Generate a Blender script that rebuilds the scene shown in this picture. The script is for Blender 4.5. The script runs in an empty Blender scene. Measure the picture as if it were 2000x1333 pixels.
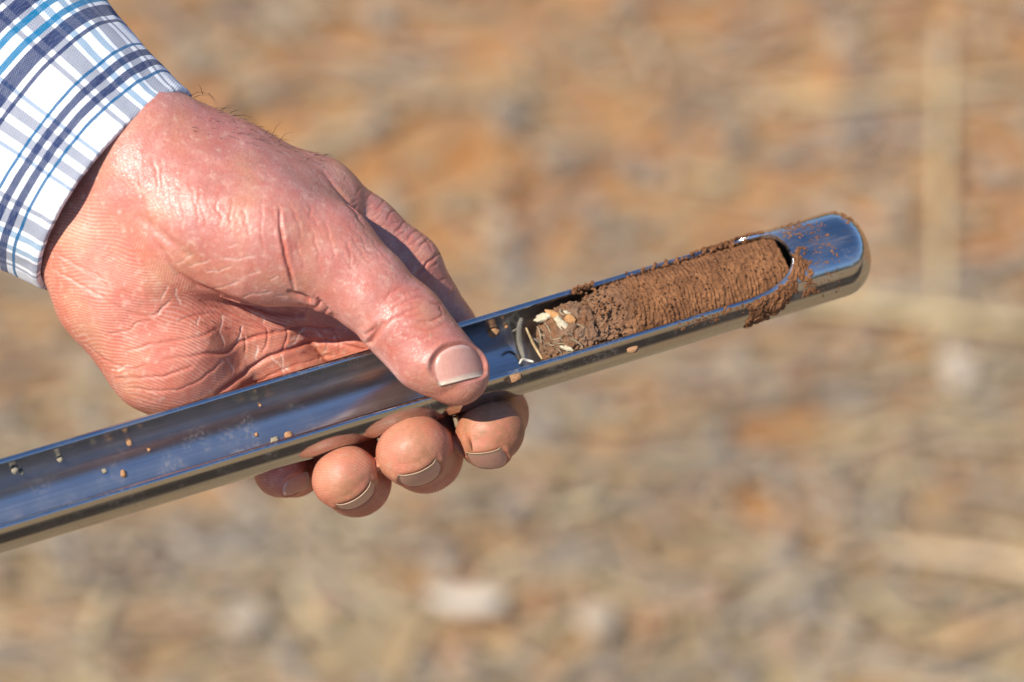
import bpy, math, random
import numpy as np
from mathutils import Vector, Matrix
random.seed(7)
rng = np.random.default_rng(11)
scene = bpy.context.scene
COL = scene.collection

# ------------------------------------------------------------------ camera, sky, sun, exposure
# working units: 1 unit = 1/6600 m; x to the right, y up, w towards the camera, measured at the hand
K = 1.0 / 6600.0
D = 6600.0                                   # hand plane to camera: one metre
PITCH = math.radians(41)
HAND = Vector((0, 0, 0.90))
UX = Vector((1, 0, 0))
VX = Vector((0, math.sin(PITCH), math.cos(PITCH)))
WX = Vector((0, -math.cos(PITCH), math.sin(PITCH)))
BAS = np.array([UX, VX, WX])
cam_d = bpy.data.cameras.new('camera')
cam = bpy.data.objects.new('camera', cam_d); COL.objects.link(cam)
cam.matrix_world = Matrix.Translation(HAND + WX * D * K) @ Matrix((UX, VX, WX)).transposed().to_4x4()
cam_d.sensor_width = 36; cam_d.lens = 36 * D / 2000
cam_d.clip_start = 0.05; cam_d.clip_end = 2000
cam_d.dof.use_dof = True
cam_d.dof.focus_distance = (D - 45) * K
cam_d.dof.aperture_fstop = 5.8
cam_d.dof.aperture_blades = 0
scene.camera = cam

SUN_CAM = Vector((-0.46, 0.30, 0.84))       # towards the sun, in camera axes
SUN = (UX * SUN_CAM.x + VX * SUN_CAM.y + WX * SUN_CAM.z).normalized()
sun_d = bpy.data.lights.new('sun', 'SUN'); sun_d.energy = 5.0; sun_d.angle = math.radians(0.55)
sun_d.color = (1.0, 0.93, 0.83)
sun = bpy.data.objects.new('sun', sun_d); COL.objects.link(sun)
sun.rotation_euler = SUN.to_track_quat('Z', 'Y').to_euler()
sun.location = (0, 0, 5)
world = bpy.data.worlds.new('World'); scene.world = world; world.use_nodes = True
wn = world.node_tree
sky = wn.nodes.new('ShaderNodeTexSky'); sky.sky_type = 'NISHITA'; sky.sun_disc = False
sky.sun_elevation = math.asin(SUN.z); sky.sun_rotation = math.atan2(SUN.x, SUN.y)
sky.air_density = 1.0; sky.dust_density = 0.1; sky.ozone_density = 6.0; sky.altitude = 1200
wn.links.new(sky.outputs[0], wn.nodes['Background'].inputs[0])
wn.nodes['Background'].inputs[1].default_value = 0.145
scene.view_settings.view_transform = 'Standard'; scene.view_settings.look = 'None'
scene.view_settings.gamma = 1; scene.view_settings.use_curve_mapping = False
scene.view_settings.exposure = 0.36

# ------------------------------------------------------------------ helpers
def P(px, py, w=0.0):
    f = (D - w) / D
    return np.array([(px - 1000) * f, (666.5 - py) * f, w], dtype=np.float64)
def proj(V):
    f = D / (D - V[:, 2])
    return 1000 + V[:, 0] * f, 666.5 - V[:, 1] * f
def to_world(V): return np.asarray(V, dtype=np.float64) @ BAS * K + np.array(HAND)
def link(name, mesh, parent=None, loc=(0, 0, 0)):
    o = bpy.data.objects.new(name, mesh); COL.objects.link(o); o.location = loc
    if parent is not None: o.parent = parent
    return o
def mesh_from(name, V, F, mat=None, smooth=True):
    me = bpy.data.meshes.new(name)
    V = np.ascontiguousarray(V, dtype=np.float32)
    if isinstance(F, np.ndarray):
        n, k = F.shape
        me.vertices.add(len(V)); me.vertices.foreach_set('co', V.ravel())
        me.loops.add(n * k); me.loops.foreach_set('vertex_index', np.ascontiguousarray(F, dtype=np.int32).ravel())
        me.polygons.add(n); me.polygons.foreach_set('loop_start', np.arange(0, n * k, k, dtype=np.int32))
        me.update(calc_edges=True); me.validate()
    else:
        me.from_pydata(V.tolist(), [], F); me.update()
    me.polygons.foreach_set('use_smooth', np.full(len(me.polygons), smooth))
    if mat: me.materials.append(mat)
    return me
def obj_view(name, V, F, mat, parent=None, smooth=True, origin=None):
    """V in working units; the object's origin sits at `origin` (working units) or the mean"""
    Wd = to_world(V)
    o = to_world(np.asarray(origin)[None])[0] if origin is not None else Wd.mean(0)
    me = mesh_from(name, Wd - o, F, mat, smooth)
    loc = Vector(o)
    if parent is not None:
        q = parent
        while q is not None: loc = loc - q.location; q = q.parent
    return link(name, me, parent, loc)
def tag(o, label=None, cat=None, group=None, kind=None):
    if label: o['label'] = label
    if cat: o['category'] = cat
    if group: o['group'] = group
    if kind: o['kind'] = kind
    return o
def fattr(me, name, arr):
    a = me.attributes.new(name, 'FLOAT', 'POINT'); a.data.foreach_set('value', np.ascontiguousarray(arr, dtype=np.float32))
def cattr(me, name, arr):
    a = me.attributes.new(name, 'FLOAT_COLOR', 'POINT')
    c = np.ones((len(arr), 4), np.float32); c[:, :3] = arr
    a.data.foreach_set('color', c.ravel())
def sstep(a, b, x):
    t = np.clip((x - a) / (b - a), 0, 1); return t * t * (3 - 2 * t)
def srgb(r, g, b): return tuple(((c / 255) / 12.92 if c / 255 <= .04045 else ((c / 255 + .055) / 1.055) ** 2.4) for c in (r, g, b))
# gradient noise
_perm = rng.permutation(256).astype(np.int32); _perm = np.concatenate([_perm, _perm, _perm])
_grad = rng.normal(size=(256, 3)); _grad /= np.linalg.norm(_grad, axis=1)[:, None]
def noise(Pn):
    Pn = np.asarray(Pn, dtype=np.float64)
    i = np.floor(Pn).astype(np.int64); f = Pn - i; i &= 255
    u = f * f * f * (f * (f * 6 - 15) + 10)
    out = 0
    for dx in (0, 1):
        for dy in (0, 1):
            for dz in (0, 1):
                h = _perm[_perm[_perm[(i[:, 0] + dx) & 255] + ((i[:, 1] + dy) & 255)] + ((i[:, 2] + dz) & 255)]
                g = _grad[h & 255]
                dot = g[:, 0] * (f[:, 0] - dx) + g[:, 1] * (f[:, 1] - dy) + g[:, 2] * (f[:, 2] - dz)
                w = (u[:, 0] if dx else 1 - u[:, 0]) * (u[:, 1] if dy else 1 - u[:, 1]) * (u[:, 2] if dz else 1 - u[:, 2])
                out = out + w * dot
    return out * 1.6
def fbm(Pn, o=4, g=.5):
    a, s, t = 1.0, 0, 0
    for k in range(o): s = s + a * noise(np.asarray(Pn) * 2 ** k + 17.3 * k); t += a; a *= g
    return s / t

class NT:
    def __init__(self, name):
        self.m = bpy.data.materials.new(name); self.m.use_nodes = True
        self.t = self.m.node_tree; self.b = self.t.nodes['Principled BSDF']; self.out = self.t.nodes['Material Output']
    def n(self, typ, **kw):
        x = self.t.nodes.new(typ)
        for k, v in kw.items():
            if k.startswith('i_'):
                key = k[2:]; key = int(key) if key.isdigit() else key.replace('_', ' ')
                x.inputs[key].default_value = v
            else: setattr(x, k, v)
        return x
    def l(self, a, b): self.t.links.new(a, b)
    def math(self, op, a, b=None, clamp=False):
        x = self.n('ShaderNodeMath', operation=op); x.use_clamp = clamp
        for k, v in enumerate((a, b)):
            if v is None: continue
            if isinstance(v, (int, float)): x.inputs[k].default_value = v
            else: self.l(v, x.inputs[k])
        return x.outputs[0]
    def mix(self, f, a, b, mode='MIX'):
        x = self.n('ShaderNodeMix', data_type='RGBA', blend_type=mode)
        for k, v in ((0, f), (6, a), (7, b)):
            if isinstance(v, (int, float)): x.inputs[k].default_value = v
            elif isinstance(v, tuple): x.inputs[k].default_value = (*v, 1)
            else: self.l(v, x.inputs[k])
        return x.outputs[2]
    def ramp(self, f, stops, interp='LINEAR'):
        x = self.n('ShaderNodeValToRGB'); r = x.color_ramp; r.interpolation = interp
        while len(r.elements) < len(stops): r.elements.new(0.5)
        for e, (p, c) in zip(r.elements, stops):
            e.position = p; e.color = (*c, 1) if isinstance(c, tuple) else (c, c, c, 1)
        self.l(f, x.inputs[0]); return x.outputs[0]
    def noise(self, scale, detail=3, rough=.5, vec=None, dist=0):
        x = self.n('ShaderNodeTexNoise'); x.inputs['Scale'].default_value = scale
        x.inputs['Detail'].default_value = detail; x.inputs['Roughness'].default_value = rough
        x.inputs['Distortion'].default_value = dist
        if vec is not None: self.l(vec, x.inputs['Vector'])
        return x.outputs['Fac']
    def attr(self, name):
        return self.n('ShaderNodeAttribute', attribute_name=name)
    def coord(self, k='Object'): return self.n('ShaderNodeTexCoord').outputs[k]
    def scaled(self, vec, s):
        x = self.n('ShaderNodeVectorMath', operation='MULTIPLY'); self.l(vec, x.inputs[0]); x.inputs[1].default_value = s
        return x.outputs[0]
    def bump(self, h, dist, strength=1.0, prev=None):
        x = self.n('ShaderNodeBump'); x.inputs['Strength'].default_value = strength; x.inputs['Distance'].default_value = dist
        self.l(h, x.inputs['Height'])
        if prev is not None: self.l(prev, x.inputs['Normal'])
        return x.outputs[0]

# ------------------------------------------------------------------ materials
def skin_material():
    N = NT('skin'); co = N.coord()
    tone = N.attr('tone').outputs['Fac']       # 0 hairy back of the hand .. 1 palm skin
    red = N.attr('red').outputs['Fac']; dry = N.attr('dry').outputs['Fac']; dirt = N.attr('dirt').outputs['Fac']
    ridge = N.attr('ridge').outputs['Fac']; crease = N.attr('crease').outputs['Fac']
    n1 = N.noise(90, 4, .6, co); n2 = N.noise(420, 3, .6, co); n3 = N.noise(1500, 2, .6, co)
    back = N.mix(N.ramp(n1, [(.3, 0.0), (.7, 1.0)]), (.46, .175, .13), (.62, .295, .225))
    palm = N.mix(N.ramp(n1, [(.3, 0.0), (.7, 1.0)]), (.55, .145, .080), (.64, .24, .14))
    c = N.mix(tone, back, palm)
    c = N.mix(N.math('MULTIPLY', red, .75), c, (.56, .15, .10))
    blot = N.ramp(N.noise(230, 3, .6, co), [(.42, 0.0), (.62, 1.0)])
    c = N.mix(N.math('MULTIPLY', blot, .52), c, (.52, .15, .10))
    pale = N.ramp(n2, [(.55, 0.0), (.72, 1.0)])
    c = N.mix(N.math('MULTIPLY', pale, .46), c, (.76, .52, .38))
    rl = N.math('MULTIPLY', N.ramp(ridge, [(.45, 0.0), (.8, 1.0)]), N.ramp(n1, [(.35, .15), (.65, .8)]))
    rl = N.math('MULTIPLY', rl, tone)
    yel = N.ramp(N.noise(60, 3, .5, co), [(.5, 0.0), (.68, 1.0)])
    c = N.mix(N.math('MULTIPLY', yel, .35), c, (.58, .33, .16))
    c = N.mix(N.math('MULTIPLY', rl, .58), c, (.80, .56, .43))
    c = N.mix(N.ramp(n3, [(.38, .20), (.55, 0.0)]), c, (.38, .11, .08))
    fr_ = N.noise(330, 1, .4, co)
    c = N.mix(N.math('MULTIPLY', N.ramp(fr_, [(.68, 0.0), (.74, 1.0)]), .22), c, (.34, .14, .08))
    c = N.mix(N.math('MULTIPLY', crease, .6), c, (.40, .085, .055))
    c = N.mix(N.math('MULTIPLY', dry, .75), c, (.85, .68, .54))
    dn = N.math('MULTIPLY', dirt, N.ramp(n2, [(.3, .35), (.65, 1.0)]))
    c = N.mix(dn, c, (.33, .145, .064))
    N.l(c, N.b.inputs['Base Color'])
    rg = N.ramp(n2, [(.3, .32), (.7, .42)])
    N.l(N.math('ADD', rg, N.math('MULTIPLY', tone, .17)), N.b.inputs['Roughness'])
    N.b.inputs['Subsurface Weight'].default_value = .08
    N.b.inputs['Subsurface Radius'].default_value = (1.0, .35, .2)
    N.b.inputs['Subsurface Scale'].default_value = .0022
    N.b.inputs['Specular IOR Level'].default_value = .52
    vor = N.n('ShaderNodeTexVoronoi', feature='DISTANCE_TO_EDGE'); vor.inputs['Scale'].default_value = 1050
    wv = N.n('ShaderNodeVectorMath', operation='ADD'); N.l(co, wv.inputs[0])
    nc = N.n('ShaderNodeTexNoise'); nc.inputs['Scale'].default_value = 700; N.l(co, nc.inputs[0])
    N.l(N.scaled(nc.outputs['Color'], (.0008,) * 3), wv.inputs[1]); N.l(wv.outputs[0], vor.inputs['Vector'])
    cells = N.ramp(vor.outputs['Distance'], [(0, 0.0), (.22, 1.0)])
    inv = N.math('SUBTRACT', 1.15, tone)
    v2 = N.n('ShaderNodeTexVoronoi', feature='DISTANCE_TO_EDGE'); v2.inputs['Scale'].default_value = 620; N.l(wv.outputs[0], v2.inputs['Vector'])
    net = N.math('ADD', N.math('MULTIPLY', N.ramp(vor.outputs['Distance'], [(0, 1.0), (.12, 0.0)]), .5), N.math('MULTIPLY', N.ramp(v2.outputs['Distance'], [(0, 1.0), (.07, 0.0)]), .5))
    c = N.mix(N.math('MULTIPLY', N.math('MULTIPLY', net, inv), .34), c, (.36, .115, .085)); N.l(c, N.b.inputs['Base Color'])
    b = N.bump(N.math('MULTIPLY', cells, inv), .00008, .4)
    b = N.bump(n3, .00006, .5, b)
    b = N.bump(n2, .00014, .3, b)
    b = N.bump(N.math('MULTIPLY', ridge, tone), .00008, .7, b)
    N.l(b, N.b.inputs['Normal'])
    return N.m
def nail_material(base=(.50, .25, .175), edge=(.42, .28, .175)):
    N = NT('nail'); uv = N.coord('UV')
    sx = N.n('ShaderNodeSeparateXYZ'); N.l(uv, sx.inputs[0])
    st = N.noise(1, 3, .6, N.scaled(uv, (3, 42, 1)))
    c = N.mix(N.ramp(st, [(.3, 0.0), (.7, 1.0)]), base, tuple(min(1, x * 1.18) for x in base))
    c = N.mix(N.ramp(sx.outputs[0], [(.84, 0.0), (.93, .9)]), c, edge)
    c = N.mix(N.ramp(sx.outputs[0], [(.0, .55), (.16, 0.0)]), c, (.75, .55, .47))
    gr_ = N.noise(1, 4, .7, N.scaled(uv, (7, 5, 1)))
    c = N.mix(N.ramp(gr_, [(.5, 0.0), (.75, .5)]), c, (.42, .20, .12))
    N.l(c, N.b.inputs['Base Color']); N.b.inputs['Roughness'].default_value = .28
    N.b.inputs['Subsurface Weight'].default_value = .15; N.b.inputs['Subsurface Scale'].default_value = .0012
    N.l(N.bump(st, .00012, .7), N.b.inputs['Normal'])
    return N.m
def steel_material():
    N = NT('brushed_steel'); uv = N.coord('UV')
    streak = N.noise(1, 4, .6, N.scaled(uv, (2.2, 150, 1)))
    smear = N.noise(1, 4, .6, N.scaled(uv, (14, 9, 1)))
    co = N.coord()
    spots = N.noise(900, 2, .5, co)
    c = N.mix(N.ramp(streak, [(.3, 0.0), (.7, 1.0)]), (.40, .40, .405), (.53, .53, .53))
    dust = N.math('MULTIPLY', N.ramp(smear, [(.5, 0.0), (.75, 1.0)]), N.ramp(spots, [(.45, .0), (.7, 1.0)]))
    N.l(c, N.b.inputs['Base Color']); N.b.inputs['Metallic'].default_value = 1
    ins = N.attr('inside').outputs['Fac']
    r = N.math('ADD', N.ramp(smear, [(.3, .09), (.75, .17)]), N.math('MULTIPLY', ins, .12))
    N.l(r, N.b.inputs['Roughness'])
    N.l(N.bump(streak, .00004, .5), N.b.inputs['Normal'])
    su = N.n('ShaderNodeSeparateXYZ'); N.l(uv, su.inputs[0])
    film = N.math('MULTIPLY', N.ramp(su.outputs[0], [(0, 0.0), (1.0, 1.0)]), 1.0)
    near = N.n('ShaderNodeMapRange'); near.inputs[1].default_value = 1.40; near.inputs[2].default_value = 1.60; N.l(su.outputs[0], near.inputs[0])
    mud = N.math('MULTIPLY', near.outputs[0], N.ramp(N.noise(1, 5, .65, N.scaled(uv, (9, 26, 1))), [(.42, 0.0), (.70, .55)]))
    mud = N.math('MULTIPLY', mud, N.math('SUBTRACT', 1.0, ins))
    scr = N.ramp(N.noise(1, 2, .5, N.scaled(uv, (5, 420, 1)), .6), [(.66, 0.0), (.72, .35)])
    dust = N.math('MAXIMUM', dust, mud); dust = N.math('MAXIMUM', dust, N.math('MULTIPLY', scr, .6))
    d = N.n('ShaderNodeBsdfDiffuse'); d.inputs[0].default_value = (.36, .30, .25, 1)
    mx = N.n('ShaderNodeMixShader'); N.l(N.math('ADD', N.math('MULTIPLY', dust, .42), N.math('MULTIPLY', ins, .03)), mx.inputs[0])
    N.l(N.b.outputs[0], mx.inputs[1]); N.l(d.outputs[0], mx.inputs[2]); N.l(mx.outputs[0], N.out.inputs[0])
    return N.m
def soil_material(name='red_soil', dark=(.140, .058, .024), light=(.290, .128, .052), grit=True):
    N = NT(name); co = N.coord()
    n1 = N.noise(160, 4, .6, co); n2 = N.noise(900, 3, .6, co); n3 = N.noise(2600, 2, .6, co)
    c = N.mix(N.ramp(n1, [(.3, 0.0), (.7, 1.0)]), dark, light)
    c = N.mix(N.math('MULTIPLY', N.ramp(n2, [(.35, 1.0), (.55, 0.0)]), .45), c, tuple(x * .55 for x in dark))
    g = N.attr('grey').outputs['Fac']
    c = N.mix(g, c, N.mix(n2, (.16, .095, .055), (.30, .20, .13)))
    if grit:
        c = N.mix(N.math('MULTIPLY', N.ramp(n3, [(.68, 0.0), (.74, 1.0)]), .7), c, (.55, .42, .30))
    N.l(c, N.b.inputs['Base Color']); N.b.inputs['Roughness'].default_value = .92
    N.b.inputs['Specular IOR Level'].default_value = .2
    b = N.bump(n2, .0007, .8); b = N.bump(n3, .0003, .8, b); N.l(b, N.b.inputs['Normal'])
    return N.m
def plain(name, col, rough=.8, var=.25, scale=300, stretch=None):
    N = NT(name); co = N.coord()
    if stretch: co = N.scaled(co, stretch)
    n = N.noise(scale, 4, .6, co)
    N.l(N.mix(N.ramp(n, [(.3, 0.0), (.7, 1.0)]), tuple(c * (1 - var) for c in col), tuple(min(.95, c * (1 + var)) for c in col)), N.b.inputs['Base Color'])
    N.b.inputs['Roughness'].default_value = rough; N.b.inputs['Specular IOR Level'].default_value = .3
    N.l(N.bump(n, .0004, .6), N.b.inputs['Normal'])
    return N.m
def plaid_material():
    N = NT('plaid_cotton'); uv = N.coord('UV')        # uv in working units: u up the arm from the cuff edge, v round the arm
    sx = N.n('ShaderNodeSeparateXYZ'); N.l(uv, sx.inputs[0])
    W = (.75, .755, .75); NV = (.020, .036, .105); BL = (.0, .10, .23); TL = (.0, .16, .31)
    def stripes(x, off):
        x = N.math('ADD', x, -off)
        x = N.math('PINGPONG', x, 181.0)
        x = N.math('DIVIDE', x, 181.0)
        e = [(0, W), (5, NV), (21, W), (33, BL), (39, W), (99, NV), (108, W), (119, NV), (149, W), (157, TL), (171, W)]
        return N.ramp(x, [(p / 181, c) for p, c in e], 'CONSTANT')
    weft = stripes(sx.outputs[0], 89 - 4 * 181); warp = stripes(sx.outputs[1], -12 * 181)
    t1 = N.math('SINE', N.math('MULTIPLY', N.math('ADD', sx.outputs[0], N.math('MULTIPLY', sx.outputs[1], .35)), 2 * math.pi / 5.2))
    t2 = N.math('SINE', N.math('MULTIPLY', N.math('SUBTRACT', sx.outputs[1], N.math('MULTIPLY', sx.outputs[0], .15)), 2 * math.pi / 4.4))
    f = N.math('ADD', N.math('MULTIPLY', N.math('MULTIPLY', t1, t2), .14), .62, True)
    sr = N.n('ShaderNodeSeparateColor'); N.l(weft, sr.inputs[0])
    f = N.math('SUBTRACT', N.math('ADD', f, .33), N.math('MULTIPLY', sr.outputs[0], .74), True)
    c = N.mix(f, warp, weft)
    nz = N.noise(1, 3, .6, N.scaled(uv, (.5, .06, 1)))
    c = N.mix(N.math('MULTIPLY', N.ramp(nz, [(.45, 0.0), (.75, 1.0)]), .16), c, (.62, .63, .68))
    N.l(c, N.b.inputs['Base Color']); N.b.inputs['Roughness'].default_value = .85
    N.b.inputs['Sheen Weight'].default_value = .15; N.b.inputs['Specular IOR Level'].default_value = .2
    b = N.bump(t1, .00006, .6); b = N.bump(t2, .00006, .6, b)
    N.l(b, N.b.inputs['Normal'])
    return N.m
def ground_material():
    N = NT('dry_earth'); co = N.coord()
    a = N.noise(7, 4, .55, co); b = N.noise(26, 4, .6, co); c3 = N.noise(90, 4, .65, co); d = N.noise(15, 3, .5, N.scaled(co, (1, 1.6, 1)))
    sg = N.n('ShaderNodeSeparateXYZ'); N.l(co, sg.inputs[0])
    far = N.ramp(sg.outputs[1], [(.80, 0.0), (1.2, 1.0)]); af = N.math('SUBTRACT', N.math('ADD', a, .10), N.math('MULTIPLY', far, .23))
    c = N.mix(N.ramp(af, [(.40, 0.0), (.62, 1.0)]), (.42, .18, .055), (.31, .235, .13))
    c = N.mix(N.math('MULTIPLY', N.ramp(b, [(.42, 0.0), (.62, 1.0)]), .7), c, (.39, .265, .13))
    c = N.mix(N.math('MULTIPLY', N.ramp(d, [(.5, 0.0), (.68, 1.0)]), .6), c, (.22, .185, .13))
    c = N.mix(N.math('MULTIPLY', N.ramp(c3, [(.5, 0.0), (.7, 1.0)]), .3), c, (.20, .13, .08))
    # added dark strip in ground colour, out of view, for the steel to mirror
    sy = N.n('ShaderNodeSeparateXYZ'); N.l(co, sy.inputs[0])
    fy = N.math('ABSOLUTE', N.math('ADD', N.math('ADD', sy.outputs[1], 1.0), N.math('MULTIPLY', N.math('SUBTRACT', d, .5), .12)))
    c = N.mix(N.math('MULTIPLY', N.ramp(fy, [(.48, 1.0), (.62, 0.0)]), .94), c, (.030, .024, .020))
    N.l(c, N.b.inputs['Base Color']); N.b.inputs['Roughness'].default_value = .95; N.b.inputs['Specular IOR Level'].default_value = .15
    N.l(N.bump(c3, .006, .8), N.b.inputs['Normal'])
    return N.m
def litter_material():
    N = NT('dry_litter'); c = N.attr('col').outputs['Color']; n = N.noise(240, 3, .6, N.coord())
    N.l(N.mix(N.math('MULTIPLY', n, .5), c, (.30, .21, .13)), N.b.inputs['Base Color']); N.b.inputs['Roughness'].default_value = .75
    return N.m
M_skin = skin_material(); M_nail = nail_material(); M_steel = steel_material(); M_soil = soil_material()
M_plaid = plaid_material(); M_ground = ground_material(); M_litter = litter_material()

# ------------------------------------------------------------------ ground
def grid_mesh(nu, nv, wrap_u=False):
    i = np.arange(nu - (0 if wrap_u else 1)); j = np.arange(nv - 1)
    I, J = np.meshgrid(i, j, indexing='ij'); I = I.ravel(); J = J.ravel(); I2 = (I + 1) % nu
    return np.stack([I * nv + J, I2 * nv + J, I2 * nv + J + 1, I * nv + J + 1], 1)
def make_ground():
    # fine near the hand, growing outwards to the horizon
    ax = np.concatenate([-np.geomspace(600, 1.3, 26), np.linspace(-1.2, 1.2, 121), np.geomspace(1.3, 600, 26)])
    X, Y = np.meshgrid(ax, ax + 1.0, indexing='ij')
    V = np.stack([X.ravel(), Y.ravel(), np.zeros(X.size)], 1)
    near = np.exp(-((V[:, 0] / 1.6) ** 2 + ((V[:, 1] - 1.0) / 1.6) ** 2))
    V[:, 2] = (fbm(V * [5, 5, 1], 3) * .012 + fbm(V * [30, 30, 1] + 5, 3) * .006) * near - .01
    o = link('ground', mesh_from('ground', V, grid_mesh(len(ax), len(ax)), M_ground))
    tag(o, 'dry red brown earth strewn with straw, far out of focus', kind='structure')
make_ground()
def make_treeline():
    b = Bag()
    for i in range(260):
        a = 2 * math.pi * i / 260 + rng.normal(0, .01); rr = rng.uniform(75, 95); h = rng.uniform(3.0, 6.5)
        v, f = clod(1, .45); b.add(v * [h * .75, h * .75, h] + [math.cos(a) * rr, math.sin(a) * rr, h * .72], f)
    V, F = b.arrays()
    tag(link('treeline', mesh_from('treeline', V, F, plain('far_foliage', (.05, .07, .03), .9, .4, 1.2))), 'far-off dark line of trees round the field', kind='stuff')
def ground_at(px, py):
    """ground point under a pixel"""
    d = (UX * (px - 1000) + VX * (666.5 - py) - WX * D).normalized()
    o = cam.matrix_world.translation
    return o + d * (-o.z / d.z)

ICO_V, ICO_F = None, None
def ico():
    global ICO_V, ICO_F
    if ICO_V is None:
        import bmesh
        bm = bmesh.new(); bmesh.ops.create_icosphere(bm, subdivisions=2, radius=1)
        ICO_V = np.array([v.co[:] for v in bm.verts]); ICO_F = np.array([[v.index for v in f.verts] for f in bm.faces]); bm.free()
    return ICO_V, ICO_F
def rand_rot(n=1):
    q = rng.normal(size=4); q /= np.linalg.norm(q); w, x, y, z = q
    return np.array([[1 - 2 * (y * y + z * z), 2 * (x * y - z * w), 2 * (x * z + y * w)], [2 * (x * y + z * w), 1 - 2 * (x * x + z * z), 2 * (y * z - x * w)], [2 * (x * z - y * w), 2 * (y * z + x * w), 1 - 2 * (x * x + y * y)]])
def clod(r, rough=.35, flat=(1, 1, 1)):
    v, f = ico()
    d = 1 + rough * fbm(v * 1.3 + rng.uniform(0, 90, 3), 3) * 1.6
    return (v * d[:, None] * r * np.array(flat)) @ rand_rot().T, f
class Bag:
    def __init__(self): self.V = []; self.F = []; self.C = []; self.n = 0
    def add(self, v, f, c=None):
        self.V.append(v); self.F.append(np.asarray(f) + self.n); self.n += len(v)
        if c is not None: self.C.append(np.tile(np.asarray(c), (len(v), 1)))
    def arrays(self): return np.concatenate(self.V), np.concatenate(self.F)
def stalk_geo(c, ang, L, w, bend, lift, tilt=0.0):
    """flattened bent straw: hexagonal section, 5 rings"""
    n = 7; t = np.linspace(-.5, .5, n); d = np.array([math.cos(ang), math.sin(ang), 0]); s = np.array([-d[1], d[0], 0])
    ctr = np.array(c) + t[:, None] * L * d + (t[:, None] ** 2 - .08) * bend * L * s + np.array([0, 0, 1]) * (lift + tilt * t[:, None] * L)
    V = []
    for i in range(n):
        ww = w * (1 - .25 * abs(t[i] * 2) ** 3) * .5
        for k in range(6):
            a = k * math.pi / 3; V.append(ctr[i] + s * ww * math.cos(a) + np.array([0, 0, 1]) * ww * .55 * math.sin(a))
    F = []
    for i in range(n - 1):
        for k in range(6): F.append((i * 6 + k, i * 6 + (k + 1) % 6, i * 6 + 6 + (k + 1) % 6, i * 6 + 6 + k))
    for base in (0, (n - 1) * 6):
        F.append((base, base + 1, base + 2, base + 3)); F.append((base, base + 3, base + 4, base + 5))
    return np.array(V), np.array(F)
STRAW = [(.62, .49, .26), (.32, .28, .22), (.40, .33, .22), (.24, .20, .15), (.52, .37, .18), (.46, .32, .16), (.40, .31, .20), (.58, .45, .26), (.33, .27, .20), (.46, .26, .11), (.37, .31, .24), (.34, .30, .25)]
def make_litter():
    b = Bag()
    for i in range(6500):
        x = rng.normal(0, .6); y = .95 + rng.normal(0, .6)
        if y > 1.12 and rng.random() < .6: continue
        L = rng.uniform(.012, .08) if rng.random() < .8 else rng.uniform(.06, .20); w = rng.uniform(.002, .008)
        c = np.array(STRAW[rng.integers(len(STRAW))]) * rng.uniform(.62, 1.02)
        v, f = stalk_geo((x, y, 0), rng.normal(0.05, .6), L, w, rng.normal(0, .25), rng.uniform(-.003, .004), rng.normal(0, .02)); b.add(v, f, c)
    V, F = b.arrays(); me = mesh_from('straw_litter', V, F, M_litter); cattr(me, 'col', np.concatenate(b.C))
    tag(link('straw_litter', me), 'short dry straw and stubble bits scattered over the earth', kind='stuff')
    b = Bag()
    for i in range(2000):
        x = rng.normal(0, .55); y = 1.0 + rng.normal(0, .6); r = .003 + .010 * rng.random() ** 3
        v, f = clod(r, .35); pal = [(.44, .20, .085), (.38, .25, .15), (.31, .26, .20), (.46, .36, .24)]
        b.add(v + [x, y, r * .2], f, np.array(pal[rng.integers(4)]) * rng.uniform(.55, 1.0))
    V, F = b.arrays(); me = mesh_from('soil_clods', V, F, M_litter); cattr(me, 'col', np.concatenate(b.C))
    tag(link('soil_clods', me), 'small crumbly clods of brown earth among the straw', kind='stuff')
make_litter(); make_treeline()
def big_stalk(name, p0, p1, w, col, label, cat, bend=.03, lift=.02, group=None):
    a = ground_at(*p0); c = ground_at(*p1); d = c - a
    v, f = stalk_geo((0, 0, 0), math.atan2(d.y, d.x), d.length, w, bend, lift)
    m = (a + c) / 2; w *= .72; v, f = stalk_geo((0, 0, 0), math.atan2(d.y, d.x), d.length, w, bend, .008)
    me = mesh_from(name, v, f, M_litter); cattr(me, 'col', np.tile(np.array(col), (len(v), 1)))
    return tag(link(name, me, None, m), label, cat, group)
big_stalk('straw_stalk', (1842, 60), (1836, 590), .009, (.74, .55, .27), 'long blurred pale straw stalk lying straight away from the camera, upper right', 'straw', .01, .03)
big_stalk('straw_stalk', (1480, 225), (2040, 165), .010, (.66, .50, .26), 'blurred tan straw stalk crossing the long straight stalk near its top', 'straw', -.05)
big_stalk('straw_stalk', (1500, 190), (1650, 205), .012, (.68, .44, .18), 'short golden straw stub at the left end of the crossing stalk', 'straw', .05)
big_stalk('straw_stalk', (1520, 600), (2060, 660), .011, (.72, .55, .26), 'pale yellow straw stalk lying right of the steel tube tip', 'straw', -.06)
big_stalk('straw_stalk', (1700, 1080), (2080, 1135), .013, (.74, .54, .32), 'thick cream straw stalk near the lower right corner', 'straw', -.12)
big_stalk('straw_stalk', (1790, 1300), (2080, 1190), .014, (.70, .43, .19), 'thick orange tan straw stalk in the lower right corner', 'straw', .04)
big_stalk('straw_stalk', (1560, 1165), (1420, 1240), .010, (.38, .33, .25), 'greyish straw stalk low in the picture left of the corner stalks', 'straw', .1)
big_stalk('straw_stalk', (1060, 1025), (1200, 985), .011, (.55, .46, .26), 'short yellow straw below the index fingertip', 'straw', .1)
big_stalk('straw_stalk', (215, 1170), (180, 1262), .012, (.58, .44, .24), 'short tan straw standing towards the lower left corner', 'straw', .1)
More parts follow.
